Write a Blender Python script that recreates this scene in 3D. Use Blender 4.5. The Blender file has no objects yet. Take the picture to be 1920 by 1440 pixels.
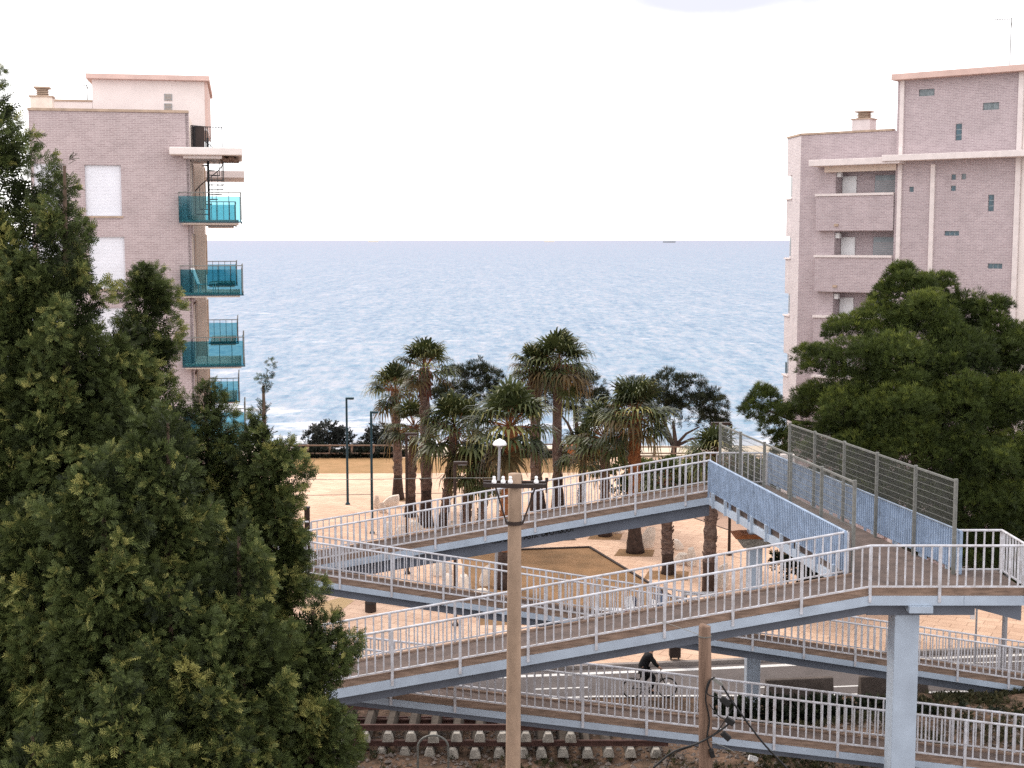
import bpy, bmesh, math, random
import numpy as np
from mathutils import Vector, Matrix, Euler
random.seed(7); RNG = np.random.default_rng(11)
SC = bpy.context.scene; COL = SC.collection
PI = math.pi; R = math.radians
# ---------------------------------------------------------------- camera
H = 15.4; F = 2600.0; PITCH = math.atan(270.0/F)
cam = bpy.data.cameras.new('camera'); camo = bpy.data.objects.new('camera', cam); COL.objects.link(camo)
camo.location = (0, 0, H); camo.rotation_euler = (PI/2-PITCH, 0, 0)
cam.sensor_width = 36; cam.lens = 36*F/1920; cam.clip_end = 90000; cam.clip_start = 0.1
SC.camera = camo
CP, SP = math.cos(PITCH), math.sin(PITCH)
def ray(px, py):
    cx, cy = (px-960)/F, (720-py)/F
    return Vector((cx, CP+cy*SP, -SP+cy*CP))
def onY(px, py, Y):
    d = ray(px, py); t = Y/d.y
    return Vector((d.x*t, Y, H+d.z*t))
def onZ(px, py, z=0.0):
    d = ray(px, py); t = (z-H)/d.z
    return Vector((d.x*t, d.y*t, z))
# ---------------------------------------------------------------- materials
def newmat(name):
    m = bpy.data.materials.new(name); m.use_nodes = True
    return m, m.node_tree, m.node_tree.nodes['Principled BSDF']
def mat(name, col, rough=0.6, metal=0.0, var=0.12, scale=3.0, bump=0.0, bscale=40.0, col2=None, spec=0.3, stretch=(1,1,1)):
    """plain surface with patchy colour variation and optional fine bump"""
    m, t, b = newmat(name); N = t.nodes; L = t.links
    b.inputs['Roughness'].default_value = rough; b.inputs['Metallic'].default_value = metal
    b.inputs['Specular IOR Level'].default_value = spec
    tc = N.new('ShaderNodeTexCoord'); mp = N.new('ShaderNodeMapping'); mp.inputs['Scale'].default_value = stretch
    L.new(tc.outputs['Object'], mp.inputs['Vector'])
    n1 = N.new('ShaderNodeTexNoise'); n1.inputs['Scale'].default_value = scale; n1.inputs['Detail'].default_value = 7; n1.inputs['Roughness'].default_value = 0.65
    L.new(mp.outputs[0], n1.inputs['Vector'])
    r = N.new('ShaderNodeValToRGB'); r.color_ramp.elements[0].position = 0.32; r.color_ramp.elements[1].position = 0.70
    c2 = col2 or tuple(c*(1-2.2*var) for c in col)
    r.color_ramp.elements[0].color = (*c2, 1); r.color_ramp.elements[1].color = (*[min(1, c*(1+0.5*var)) for c in col], 1)
    L.new(n1.outputs['Fac'], r.inputs[0]); L.new(r.outputs[0], b.inputs['Base Color'])
    if bump:
        n2 = N.new('ShaderNodeTexNoise'); n2.inputs['Scale'].default_value = bscale; n2.inputs['Detail'].default_value = 5
        L.new(mp.outputs[0], n2.inputs['Vector'])
        bp = N.new('ShaderNodeBump'); bp.inputs['Strength'].default_value = bump; bp.inputs['Distance'].default_value = 0.05
        L.new(n2.outputs['Fac'], bp.inputs['Height']); L.new(bp.outputs[0], b.inputs['Normal'])
    return m
def leafmat(name, dark, light, tip, rough=0.6, trans=0.25):
    """foliage: colour varies leaf by leaf through the face attribute 'tint'"""
    m, t, b = newmat(name); N = t.nodes; L = t.links
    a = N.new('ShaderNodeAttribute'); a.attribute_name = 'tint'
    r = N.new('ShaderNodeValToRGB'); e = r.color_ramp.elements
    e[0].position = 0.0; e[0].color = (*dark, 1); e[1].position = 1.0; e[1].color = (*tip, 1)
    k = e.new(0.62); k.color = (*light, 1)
    L.new(a.outputs['Fac'], r.inputs[0]); L.new(r.outputs[0], b.inputs['Base Color'])
    b.inputs['Roughness'].default_value = rough; b.inputs['Specular IOR Level'].default_value = 0.22
    tr = N.new('ShaderNodeBsdfTranslucent'); L.new(r.outputs[0], tr.inputs['Color'])
    mx = N.new('ShaderNodeMixShader'); mx.inputs[0].default_value = trans
    out = N['Material Output']; L.new(b.outputs[0], mx.inputs[1]); L.new(tr.outputs[0], mx.inputs[2]); L.new(mx.outputs[0], out.inputs['Surface'])
    return m
def brickmat(name, c1, c2, mortar, sx=1.0, bw=0.24, bh=0.07, ang=0.0):
    m, t, b = newmat(name); N = t.nodes; L = t.links
    tc = N.new('ShaderNodeTexCoord'); sep = N.new('ShaderNodeSeparateXYZ'); L.new(tc.outputs['Object'], sep.inputs[0])
    # horizontal run: distance along the wall, whichever way it faces
    ma = N.new('ShaderNodeMath'); ma.operation = 'MULTIPLY'; ma.inputs[1].default_value = math.cos(ang); L.new(sep.outputs[0], ma.inputs[0])
    mb = N.new('ShaderNodeMath'); mb.operation = 'MULTIPLY'; mb.inputs[1].default_value = math.sin(ang); L.new(sep.outputs[1], mb.inputs[0])
    ms = N.new('ShaderNodeMath'); ms.operation = 'ADD'; L.new(ma.outputs[0], ms.inputs[0]); L.new(mb.outputs[0], ms.inputs[1])
    cb = N.new('ShaderNodeCombineXYZ'); L.new(ms.outputs[0], cb.inputs[0]); L.new(sep.outputs[2], cb.inputs[1])
    br = N.new('ShaderNodeTexBrick'); br.inputs['Scale'].default_value = 1.0
    br.inputs['Color1'].default_value = (*c1, 1); br.inputs['Color2'].default_value = (*c2, 1); br.inputs['Mortar'].default_value = (*mortar, 1)
    br.inputs['Brick Width'].default_value = bw; br.inputs['Row Height'].default_value = bh; br.inputs['Mortar Size'].default_value = 0.012; br.inputs['Bias'].default_value = -0.1
    L.new(cb.outputs[0], br.inputs['Vector'])
    n = N.new('ShaderNodeTexNoise'); n.inputs['Scale'].default_value = 1.3; n.inputs['Detail'].default_value = 8; n.inputs['Roughness'].default_value = 0.75
    L.new(tc.outputs['Object'], n.inputs['Vector'])
    mr = N.new('ShaderNodeMapRange'); mr.inputs[1].default_value = 0.3; mr.inputs[2].default_value = 0.7; mr.inputs[3].default_value = 0.86; mr.inputs[4].default_value = 1.1
    L.new(n.outputs['Fac'], mr.inputs[0])
    mm = N.new('ShaderNodeMix'); mm.data_type = 'RGBA'; mm.blend_type = 'MULTIPLY'; mm.inputs[0].default_value = 1
    L.new(br.outputs['Color'], mm.inputs[6]); L.new(mr.outputs[0], mm.inputs[7]); L.new(mm.outputs[2], b.inputs['Base Color'])
    bp = N.new('ShaderNodeBump'); bp.inputs['Strength'].default_value = 0.35; bp.inputs['Distance'].default_value = 0.02; bp.invert = True
    L.new(br.outputs['Fac'], bp.inputs['Height']); L.new(bp.outputs[0], b.inputs['Normal'])
    b.inputs['Roughness'].default_value = 0.85; b.inputs['Specular IOR Level'].default_value = 0.15
    return m
M = {}
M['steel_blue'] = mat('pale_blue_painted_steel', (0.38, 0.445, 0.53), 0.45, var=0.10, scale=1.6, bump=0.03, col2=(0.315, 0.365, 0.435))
M['rail_paint'] = mat('white_blue_rail_paint', (0.54, 0.55, 0.60), 0.4, var=0.10, scale=5, col2=(0.36, 0.34, 0.345))
M['panel_blue'] = mat('sky_blue_rail_paint', (0.30, 0.385, 0.52), 0.45, var=0.15, scale=3)
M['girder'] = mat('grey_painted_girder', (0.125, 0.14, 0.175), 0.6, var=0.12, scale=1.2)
M['deck'] = mat('worn_brown_deck', (0.112, 0.080, 0.068), 0.85, var=0.22, scale=2.2, bump=0.25, bscale=18)
M['edge'] = mat('brown_concrete_edge', (0.27, 0.185, 0.14), 0.85, var=0.24, scale=2.5, bump=0.1, stretch=(1, 1, 6))
M['galv'] = mat('galvanised_steel', (0.20, 0.20, 0.185), 0.55, 0.3, var=0.15, scale=8)
M['rust'] = mat('rust', (0.42, 0.14, 0.05), 0.9, var=0.2, scale=5)
M['rail_steel'] = mat('rusty_rail_steel', (0.085, 0.040, 0.032), 0.75, var=0.2, scale=6)
M['concrete'] = mat('weathered_concrete', (0.38, 0.345, 0.30), 0.9, var=0.24, scale=6, bump=0.3, bscale=30)
M['stained'] = mat('dirt_stained_concrete', (0.075, 0.058, 0.045), 0.95, var=0.25, scale=6, bump=0.3)
M['pole_conc'] = mat('tan_concrete_pole', (0.35, 0.245, 0.175), 0.9, var=0.13, scale=4, bump=0.15, bscale=40, stretch=(1, 1, 0.4))
M['pole_wood'] = mat('weathered_pole_wood', (0.22, 0.14, 0.10), 0.9, var=0.22, scale=3, bump=0.5, bscale=14, stretch=(4, 4, 0.3))
M['barrier'] = mat('dark_stained_concrete', (0.13, 0.105, 0.092), 0.95, var=0.2, scale=3, bump=0.2)
M['black_rubber'] = mat('black_rubber', (0.012, 0.012, 0.013), 0.55, var=0.1)
M['black_metal'] = mat('black_metal', (0.02, 0.02, 0.022), 0.5, var=0.1)
M['brown_iron'] = mat('brown_iron', (0.035, 0.022, 0.018), 0.6, var=0.15)
M['lamp_brown'] = mat('brown_lamp_pole', (0.04, 0.022, 0.016), 0.55, var=0.15)
M['lamp_teal'] = mat('dark_teal_lamp_pole', (0.018, 0.055, 0.075), 0.5, var=0.1)
M['lamp_grey'] = mat('grey_lamp_pole', (0.34, 0.34, 0.36), 0.5, 0.3)
M['white_glossy'] = mat('white_enamel', (0.82, 0.82, 0.84), 0.25, var=0.04, spec=0.5)
M['porcelain'] = mat('white_porcelain', (0.85, 0.84, 0.86), 0.12, var=0.03, spec=0.6)
M['stone'] = mat('cream_stone', (0.80, 0.69, 0.59), 0.9, var=0.10, scale=3, bump=0.12)
M['cream'] = mat('cream_render', (0.70, 0.58, 0.50), 0.9, var=0.06, scale=1.2)
M['white_render'] = mat('white_render', (0.74, 0.655, 0.62), 0.9, var=0.05, scale=1.0)
M['pink_slab'] = mat('pinkish_slab', (0.62, 0.44, 0.385), 0.9, var=0.08, scale=1.0)
M['tan_trim'] = mat('tan_stone_trim', (0.46, 0.34, 0.255), 0.9, var=0.15)
M['white_trim'] = mat('pale_pilaster_render', (0.70, 0.62, 0.60), 0.9, var=0.06)
M['shutter'] = mat('white_roller_shutter', (0.74, 0.735, 0.78), 0.45, var=0.05, scale=0.8)
M['shutter_grey'] = mat('grey_roller_shutter', (0.33, 0.32, 0.33), 0.5, var=0.08)
M['door_brown'] = mat('brown_shutter_door', (0.19, 0.115, 0.085), 0.7, var=0.15)
M['dark_glass'] = mat('dark_block_glass', (0.04, 0.10, 0.13), 0.12, var=0.3, scale=9, spec=0.6, col2=(0.012, 0.03, 0.045))
M['grey_glass'] = mat('grey_block_glass', (0.17, 0.20, 0.21), 0.15, var=0.3, scale=9, spec=0.6, col2=(0.04, 0.055, 0.06))
M['frame_grey'] = mat('grey_window_frame', (0.30, 0.34, 0.36), 0.6)
M['brickL'] = brickmat('pink_grey_facing_brick', (0.345, 0.266, 0.27), (0.425, 0.34, 0.342), (0.50, 0.42, 0.41), ang=R(13))
M['brickR'] = brickmat('mauve_grey_facing_brick', (0.345, 0.272, 0.288), (0.425, 0.346, 0.358), (0.50, 0.428, 0.428), ang=R(-38))
M['brickS'] = brickmat('lit_mauve_facing_brick', (0.46, 0.40, 0.42), (0.54, 0.48, 0.49), (0.62, 0.57, 0.56), ang=R(-75))  # lightened copy of the mauve brick, the side's stronger light put into its colour
M['skin'] = mat('skin', (0.50, 0.29, 0.20), 0.6, var=0.05)
M['hair'] = mat('brown_hair', (0.05, 0.03, 0.02), 0.7, var=0.2)
M['cloth_black'] = mat('black_cloth', (0.012, 0.012, 0.014), 0.9, var=0.2, scale=12)
M['red'] = mat('red_plastic', (0.30, 0.02, 0.03), 0.5)
M['blue'] = mat('slate_blue_plastic', (0.10, 0.16, 0.27), 0.5)
M['navy'] = mat('navy_plastic', (0.02, 0.03, 0.07), 0.5)
M['white_plastic'] = mat('white_plastic', (0.75, 0.74, 0.74), 0.4, var=0.05)
M['timber'] = mat('weathered_timber_rail', (0.25, 0.17, 0.125), 0.85, var=0.2, scale=3)
M['car_white'] = mat('white_car_paint', (0.75, 0.75, 0.76), 0.25, var=0.02, spec=0.5)
M['car_dark'] = mat('dark_car_paint', (0.03, 0.035, 0.05), 0.25, var=0.05, spec=0.5)
M['car_silver'] = mat('silver_car_paint', (0.42, 0.43, 0.46), 0.3, 0.3, var=0.03, spec=0.5)
M['car_glass'] = mat('car_glass', (0.02, 0.025, 0.03), 0.08, var=0.1, spec=0.6)
M['bark_pine'] = mat('pine_bark', (0.085, 0.06, 0.05), 0.95, var=0.25, scale=4, bump=0.6, bscale=9)
M['bark_cyp'] = mat('cypress_bark', (0.10, 0.065, 0.045), 0.95, var=0.25, scale=4, bump=0.5, bscale=9)
M['bark_palm'] = mat('palm_bark', (0.20, 0.138, 0.11), 0.95, var=0.25, scale=5, bump=0.7, bscale=10, stretch=(1, 1, 2.2), col2=(0.05, 0.032, 0.03))
M['bark_palm_orange'] = mat('orange_palm_bark', (0.34, 0.135, 0.05), 0.95, var=0.25, scale=5, bump=0.7, bscale=10, stretch=(1, 1, 1.0), col2=(0.10, 0.04, 0.022))
M['bark_palm_red'] = mat('red_brown_palm_fibre', (0.13, 0.045, 0.03), 0.95, var=0.2, scale=5, bump=0.5)
M['palm_base'] = mat('dark_palm_butt', (0.075, 0.048, 0.038), 0.95, var=0.3, scale=6, bump=0.6, bscale=8)
M['leaf_cyp'] = leafmat('cypress_sprays', (0.009, 0.014, 0.005), (0.095, 0.122, 0.037), (0.36, 0.335, 0.105))
M['leaf_pine'] = leafmat('pine_needles', (0.008, 0.015, 0.005), (0.062, 0.084, 0.019), (0.18, 0.205, 0.038))
M['leaf_pine_far'] = leafmat('far_pine_needles', (0.010, 0.013, 0.008), (0.028, 0.036, 0.018), (0.06, 0.066, 0.03))
M['leaf_palm'] = leafmat('palm_fronds', (0.010, 0.018, 0.008), (0.075, 0.088, 0.028), (0.36, 0.32, 0.115), 0.45, 0.2)
M['leaf_palm_old'] = leafmat('old_palm_fronds', (0.025, 0.018, 0.010), (0.105, 0.072, 0.028), (0.30, 0.19, 0.065), 0.6, 0.2)
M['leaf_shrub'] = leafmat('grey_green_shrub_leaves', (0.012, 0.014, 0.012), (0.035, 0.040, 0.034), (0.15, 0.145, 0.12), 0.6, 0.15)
M['leaf_dark'] = leafmat('dark_and_shaded_leaves', (0.004, 0.006, 0.004), (0.014, 0.02, 0.010), (0.04, 0.05, 0.02), 0.7, 0.1)  # near-black, also carries shade painted on the bridge bush and gap scrub
M['weed'] = leafmat('dry_weeds', (0.020, 0.024, 0.010), (0.06, 0.055, 0.025), (0.16, 0.125, 0.06), 0.8, 0.2)
# teal balcony glass
m, t, b = newmat('teal_glass'); N = t.nodes; L = t.links
tr = N.new('ShaderNodeBsdfTransparent'); tr.inputs[0].default_value = (0.50, 0.75, 0.80, 1)
df = N.new('ShaderNodeBsdfDiffuse'); df.inputs[0].default_value = (0.02, 0.13, 0.18, 1)
m1 = N.new('ShaderNodeMixShader'); m1.inputs[0].default_value = 0.07; L.new(tr.outputs[0], m1.inputs[1]); L.new(df.outputs[0], m1.inputs[2])
gl = N.new('ShaderNodeBsdfGlossy'); gl.inputs['Roughness'].default_value = 0.03
fr = N.new('ShaderNodeFresnel'); fr.inputs[0].default_value = 1.35
m2 = N.new('ShaderNodeMixShader'); L.new(fr.outputs[0], m2.inputs[0]); L.new(m1.outputs[0], m2.inputs[1]); L.new(gl.outputs[0], m2.inputs[2])
L.new(m2.outputs[0], N['Material Output'].inputs['Surface']); M['teal'] = m
# ---------------------------------------------------------------- mesh builder
class MB:
    def __init__(s): s.v = []; s.f = []; s.mi = []; s.cur = 0
    def add(s, vs, fs):
        o = len(s.v); s.v += [tuple(p) for p in vs]
        s.f += [tuple(i+o for i in f) for f in fs]; s.mi += [s.cur]*len(fs)
    def hexa(s, p):            # 8 points: bottom 4 ccw, top 4 ccw
        s.add(p, [(3,2,1,0),(4,5,6,7),(0,1,5,4),(1,2,6,5),(2,3,7,6),(3,0,4,7)])
    def box(s, x0, x1, y0, y1, z0, z1):
        s.hexa([(x0,y0,z0),(x1,y0,z0),(x1,y1,z0),(x0,y1,z0),(x0,y0,z1),(x1,y0,z1),(x1,y1,z1),(x0,y1,z1)])
    def bar(s, p, q, w, h, up=(0,0,1)):   # rectangular bar between two points, width w sideways, height h
        p, q = Vector(p), Vector(q); d = (q-p).normalized(); u = Vector(up)
        if abs(d.dot(u)) > 0.99: u = Vector((0,1,0))
        a = d.cross(u).normalized()*(w/2); c = a.cross(d).normalized()*(h/2)
        s.hexa([p-a-c, p+a-c, q+a-c, q-a-c, p-a+c, p+a+c, q+a+c, q-a+c])
    def tube(s, pts, rad, n=8, caps=True, jit=0.0):
        pts = [Vector(p) for p in pts]; k = len(pts)
        rads = rad if isinstance(rad, (list, tuple)) else [rad]*k
        vs = []; ref = None
        for i, p in enumerate(pts):
            d = (pts[min(i+1, k-1)]-pts[max(i-1, 0)]).normalized()
            if ref is None:
                ref = Vector((1,0,0)) if abs(d.x) < 0.8 else Vector((0,1,0))
            a = (ref-d*ref.dot(d)).normalized(); ref = a; c = d.cross(a)
            for j in range(n):
                th = 2*PI*j/n; r = rads[i]*(1+jit*(random.random()-0.5))
                vs.append(p+a*(r*math.cos(th))+c*(r*math.sin(th)))
        fs = [(i*n+j, i*n+(j+1) % n, (i+1)*n+(j+1) % n, (i+1)*n+j) for i in range(k-1) for j in range(n)]
        if caps: fs += [tuple(range(n-1, -1, -1)), tuple((k-1)*n+j for j in range(n))]
        s.add(vs, fs)
    def lathe(s, c, prof, n=20):          # profile [(r,z)] round vertical axis at c
        vs = []; k = len(prof)
        for r, z in prof:
            for j in range(n):
                th = 2*PI*j/n; vs.append((c[0]+r*math.cos(th), c[1]+r*math.sin(th), c[2]+z))
        fs = [(i*n+j, i*n+(j+1) % n, (i+1)*n+(j+1) % n, (i+1)*n+j) for i in range(k-1) for j in range(n)]
        fs += [tuple(range(n-1, -1, -1)), tuple((k-1)*n+j for j in range(n))]
        s.add(vs, fs)
    def torus(s, c, Rr, r, axis='y', n=28, k=8):
        vs = []
        for i in range(n):
            a = 2*PI*i/n
            for j in range(k):
                b = 2*PI*j/k; q = Rr+r*math.cos(b); h = r*math.sin(b)
                if axis == 'y': vs.append((c[0]+q*math.cos(a), c[1]+h, c[2]+q*math.sin(a)))
                else: vs.append((c[0]+q*math.cos(a), c[1]+q*math.sin(a), c[2]+h))
        fs = [(i*k+j, ((i+1) % n)*k+j, ((i+1) % n)*k+(j+1) % k, i*k+(j+1) % k) for i in range(n) for j in range(k)]
        s.add(vs, fs)
    def prism(s, poly, z0, z1):           # polygon [(x,y)] extruded in z
        n = len(poly); vs = [(x,y,z0) for x,y in poly]+[(x,y,z1) for x,y in poly]
        s.add(vs, [tuple(range(n-1,-1,-1)), tuple(range(n, 2*n))]+[(i,(i+1) % n, n+(i+1) % n, n+i) for i in range(n)])
    def xprism(s, poly, y0, y1):          # polygon [(x,z)] extruded in y
        n = len(poly); vs = [(x,y0,z) for x,z in poly]+[(x,y1,z) for x,z in poly]
        s.add(vs, [tuple(range(n)), tuple(range(2*n-1, n-1, -1))]+[(i, n+i, n+(i+1) % n, (i+1) % n) for i in range(n)])
    def build(s, name, material, parent=None, bevel=0.0, smooth=False, origin=None, subd=0):
        me = bpy.data.meshes.new(name)
        off = Vector(origin) if origin is not None else (Vector(ROOT.get(parent.name, (0,0,0))) if parent else Vector((0,0,0)))
        me.from_pydata([tuple(Vector(p)-off) for p in s.v], [], s.f)
        for mm in (material if isinstance(material, (list, tuple)) else [material]): me.materials.append(mm)
        if len(me.materials) > 1: me.polygons.foreach_set('material_index', s.mi)
        bm = bmesh.new(); bm.from_mesh(me); bmesh.ops.recalc_face_normals(bm, faces=bm.faces); bm.to_mesh(me); bm.free()
        if smooth:
            me.polygons.foreach_set('use_smooth', [True]*len(me.polygons))
        me.update()
        o = bpy.data.objects.new(name, me); COL.objects.link(o)
        if parent: o.parent = parent
        elif origin is not None: o.location = origin
        ROOT[o.name] = tuple(off) if parent else (tuple(origin) if origin is not None else (0,0,0))
        if bevel:
            md = o.modifiers.new('bevel', 'BEVEL'); md.width = bevel; md.segments = 2; md.limit_method = 'ANGLE'
        if subd:
            md = o.modifiers.new('subd', 'SUBSURF'); md.levels = subd; md.render_levels = subd
        return o
ROOT = {}
def tag(o, label=None, cat=None, group=None, kind=None):
    if label: o['label'] = label
    if cat: o['category'] = cat
    if group: o['group'] = group
    if kind: o['kind'] = kind
    return o
def thing(name, loc, label, cat, group=None, rz=0.0, local=False):
    """an Empty at the base of a thing; parts are built in world coordinates unless local"""
    o = bpy.data.objects.new(name, None); COL.objects.link(o); o.location = loc; o.rotation_euler = (0,0,rz); o.empty_display_size = 0.2
    ROOT[o.name] = (0,0,0) if local else tuple(loc)
    return tag(o, label, cat, group)
def soup(name, V, nf, k, tint, material, parent=None, origin=(0,0,0)):
    """many separate k-gons as one mesh: V (nf*k,3)"""
    me = bpy.data.meshes.new(name); V = np.asarray(V, dtype=np.float32)-np.asarray(origin, dtype=np.float32)
    me.vertices.add(len(V)); me.vertices.foreach_set('co', V.ravel())
    me.loops.add(nf*k); me.loops.foreach_set('vertex_index', np.arange(nf*k, dtype=np.int32))
    me.polygons.add(nf); me.polygons.foreach_set('loop_start', np.arange(0, nf*k, k, dtype=np.int32))
    try: me.polygons.foreach_set('loop_total', np.full(nf, k, dtype=np.int32))
    except Exception: pass
    me.update(calc_edges=True)
    at = me.attributes.new('tint', 'FLOAT', 'FACE'); at.data.foreach_set('value', np.asarray(tint, dtype=np.float32))
    me.materials.append(material)
    o = bpy.data.objects.new(name, me); COL.objects.link(o)
    if parent: o.parent = parent; ROOT[o.name] = tuple(origin)
    else: o.location = origin
    return o
def scatter(T, P, D, S, roll=None, tint=None, tj=0.0):
    """copies of a template T (q,4,3), y along D, at P with size S -> verts, face tints"""
    n = len(P); q = T.shape[0]
    D = D/np.linalg.norm(D, axis=1, keepdims=True)
    rv = RNG.normal(size=(n,3)); Rr = np.cross(D, rv); Rr /= np.linalg.norm(Rr, axis=1, keepdims=True)+1e-9
    Nn = np.cross(Rr, D)
    t = T.reshape(-1,3)
    V = P[:,None,:]+S[:,None,None]*(t[None,:,0:1]*Rr[:,None,:]+t[None,:,1:2]*D[:,None,:]+t[None,:,2:3]*Nn[:,None,:])
    tt = np.repeat(tint if tint is not None else RNG.random(n), q)
    if tj: tt = tt+RNG.normal(size=len(tt))*tj
    return V.reshape(-1,3), np.clip(tt, 0, 1)
def quad_leaf(p, q, w, lift=0.0):
    """kite from p to q (2-d in the spray plane) of width w"""
    p, q = np.array(p, float), np.array(q, float); d = q-p; n = np.array([-d[1], d[0], 0]); n /= np.linalg.norm(n)+1e-9
    mid = p+d*0.55; mid = mid+np.array([0,0,lift])
    return np.array([p, mid+n*w, q, mid-n*w])
def T_spray():
    L = [quad_leaf((0,0,0), (0,1,-0.12), 0.035)]
    for i in range(5):
        t = 0.12+0.16*i; ln = 0.42*(1-0.62*t); s = 0.045
        for sg in (-1, 1):
            L.append(quad_leaf((0,t,-0.02*i), (sg*ln*0.80, t+ln*0.75, -0.02*i-0.10*random.random()), s, 0.03))
    return np.array(L)
def T_tuft(n=10, w=0.040, spread=0.80):
    L = []
    for i in range(n):
        a = 2*PI*i/n+random.random(); e = spread*(0.35+0.65*random.random())
        L.append(quad_leaf((0,0,0), (math.cos(a)*e, 1.0-0.35*e, math.sin(a)*e), w))
    return np.array(L)
def T_leaves(n=7):
    L = []
    for i in range(n):
        a = 2*PI*i/n+random.random(); e = 0.5+0.5*random.random(); t = random.random()*0.6
        L.append(quad_leaf((0,t,0), (math.cos(a)*e*0.6, t+0.5, math.sin(a)*e*0.6), 0.14))
    return np.array(L)
# ================================================================ SETTING: ground, road, sea, sky
def structure(o): o['kind'] = 'structure'; return o
def sheet(name, poly, z, material, seg=None):
    mb = MB(); mb.add([(p[0], p[1], z) for p in poly], [tuple(range(len(poly)))]); return structure(mb.build(name, material))
# soil: high railway bank on the near side, falling to street level
def gz(x, y):
    k_ = min(1, max(0, (x-9.5)/2.5)); yb = 38.7+2.6*k_*k_*(3-2*k_); s = min(1, max(0, (y-yb)/2.6)); s = s*s*(3-2*s)
    n = math.sin(x*1.7+y*0.9)*0.05+math.sin(x*0.6-y*1.3)*0.07+math.sin(x*3.1+y*2.3)*0.03
    z = 1.55*(1-s)+n*(1-s)*1.2+0.35*s*(1-s)*4*0.3
    if y > 45.2: z = -0.012
    return z
mb = MB(); xs = [-60+120*i/200 for i in range(201)]; ys = [-12+57.6*j/96 for j in range(97)]+[46.5, 60, 97]
idx = {}
vs = [(x, y, gz(x, y)) for y in ys for x in xs]; nx = len(xs)
fs = [(j*nx+i, j*nx+i+1, (j+1)*nx+i+1, (j+1)*nx+i) for j in range(len(ys)-1) for i in range(nx-1)]
# beyond the plaza: beach road, sand, sea bed
vs2 = []; ys2 = [97, 99, 108, 121, 135, 300, 60000]; zs2 = [-0.012, -1.1, -1.15, -2.6, -6, -8, -8]
o0 = len(vs); vs2 = [(x, y, z) for y, z in zip(ys2, zs2) for x in (-60000 if y > 299 else -400, 60000 if y > 299 else 400)]
fs2 = [(o0+2*i, o0+2*i+1, o0+2*i+3, o0+2*i+2) for i in range(len(ys2)-1)]
mb.add(vs+vs2, fs+fs2)
m, t, b = newmat('soil_and_sand'); N = t.nodes; L = t.links
tc = N.new('ShaderNodeTexCoord'); n1 = N.new('ShaderNodeTexNoise'); n1.inputs['Scale'].default_value = 0.9; n1.inputs['Detail'].default_value = 12; n1.inputs['Roughness'].default_value = 0.75
L.new(tc.outputs['Object'], n1.inputs[0]); r1 = N.new('ShaderNodeValToRGB'); e = r1.color_ramp.elements
e[0].position = 0.34; e[0].color = (0.045, 0.034, 0.024, 1); e[1].position = 0.72; e[1].color = (0.20, 0.125, 0.085, 1)
k = e.new(0.5); k.color = (0.105, 0.068, 0.047, 1)
L.new(n1.outputs[0], r1.inputs[0])
v1 = N.new('ShaderNodeTexVoronoi'); v1.inputs['Scale'].default_value = 9; L.new(tc.outputs['Object'], v1.inputs[0])
mx0 = N.new('ShaderNodeMix'); mx0.data_type = 'RGBA'; mx0.inputs[0].default_value = 0.35; mx0.blend_type = 'OVERLAY'
L.new(r1.outputs[0], mx0.inputs[6]); bw_ = N.new('ShaderNodeRGBToBW'); L.new(v1.outputs['Color'], bw_.inputs[0]); L.new(bw_.outputs[0], mx0.inputs[7])
sp = N.new('ShaderNodeSeparateXYZ'); L.new(tc.outputs['Object'], sp.inputs[0])
gt = N.new('ShaderNodeMath'); gt.operation = 'GREATER_THAN'; gt.inputs[1].default_value = 106.0; L.new(sp.outputs[1], gt.inputs[0])
mx = N.new('ShaderNodeMix'); mx.data_type = 'RGBA'; L.new(gt.outputs[0], mx.inputs[0]); L.new(mx0.outputs[2], mx.inputs[6]); mx.inputs[7].default_value = (0.50, 0.42, 0.33, 1)
L.new(mx.outputs[2], b.inputs['Base Color']); b.inputs['Roughness'].default_value = 0.95; b.inputs['Specular IOR Level'].default_value = 0.1
bp = N.new('ShaderNodeBump'); bp.inputs['Strength'].default_value = 0.8; bp.inputs['Distance'].default_value = 0.12
L.new(n1.outputs[0], bp.inputs['Height']); L.new(bp.outputs[0], b.inputs['Normal']); M['soil'] = m
structure(mb.build('ground', M['soil']))
# plaza paving
m, t, b = newmat('pink_cream_paving'); N = t.nodes; L = t.links
tc = N.new('ShaderNodeTexCoord'); n1 = N.new('ShaderNodeTexNoise'); n1.inputs['Scale'].default_value = 0.35; n1.inputs['Detail'].default_value = 9; n1.inputs['Roughness'].default_value = 0.7
L.new(tc.outputs['Object'], n1.inputs[0]); r1 = N.new('ShaderNodeValToRGB'); e = r1.color_ramp.elements
e[0].position = 0.33; e[0].color = (0.57, 0.385, 0.275, 1); e[1].position = 0.7; e[1].color = (0.75, 0.535, 0.395, 1); L.new(n1.outputs[0], r1.inputs[0])
mp = N.new('ShaderNodeMapping'); mp.inputs['Rotation'].default_value = (0,0,R(28)); L.new(tc.outputs['Object'], mp.inputs[0])
v1 = N.new('ShaderNodeTexBrick'); v1.inputs['Scale'].default_value = 1.0; v1.inputs['Brick Width'].default_value = 1.1; v1.inputs['Row Height'].default_value = 0.55; v1.inputs['Mortar Size'].default_value = 0.022
v1.inputs['Color1'].default_value = (1,1,1,1); v1.inputs['Color2'].default_value = (0.86,0.83,0.82,1); v1.inputs['Mortar'].default_value = (0.55,0.5,0.48,1); v1.inputs['Mortar Smooth'].default_value = 0.4
L.new(mp.outputs[0], v1.inputs[0])
mx = N.new('ShaderNodeMix'); mx.data_type = 'RGBA'; mx.blend_type = 'MULTIPLY'; mx.inputs[0].default_value = 0.9
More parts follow.
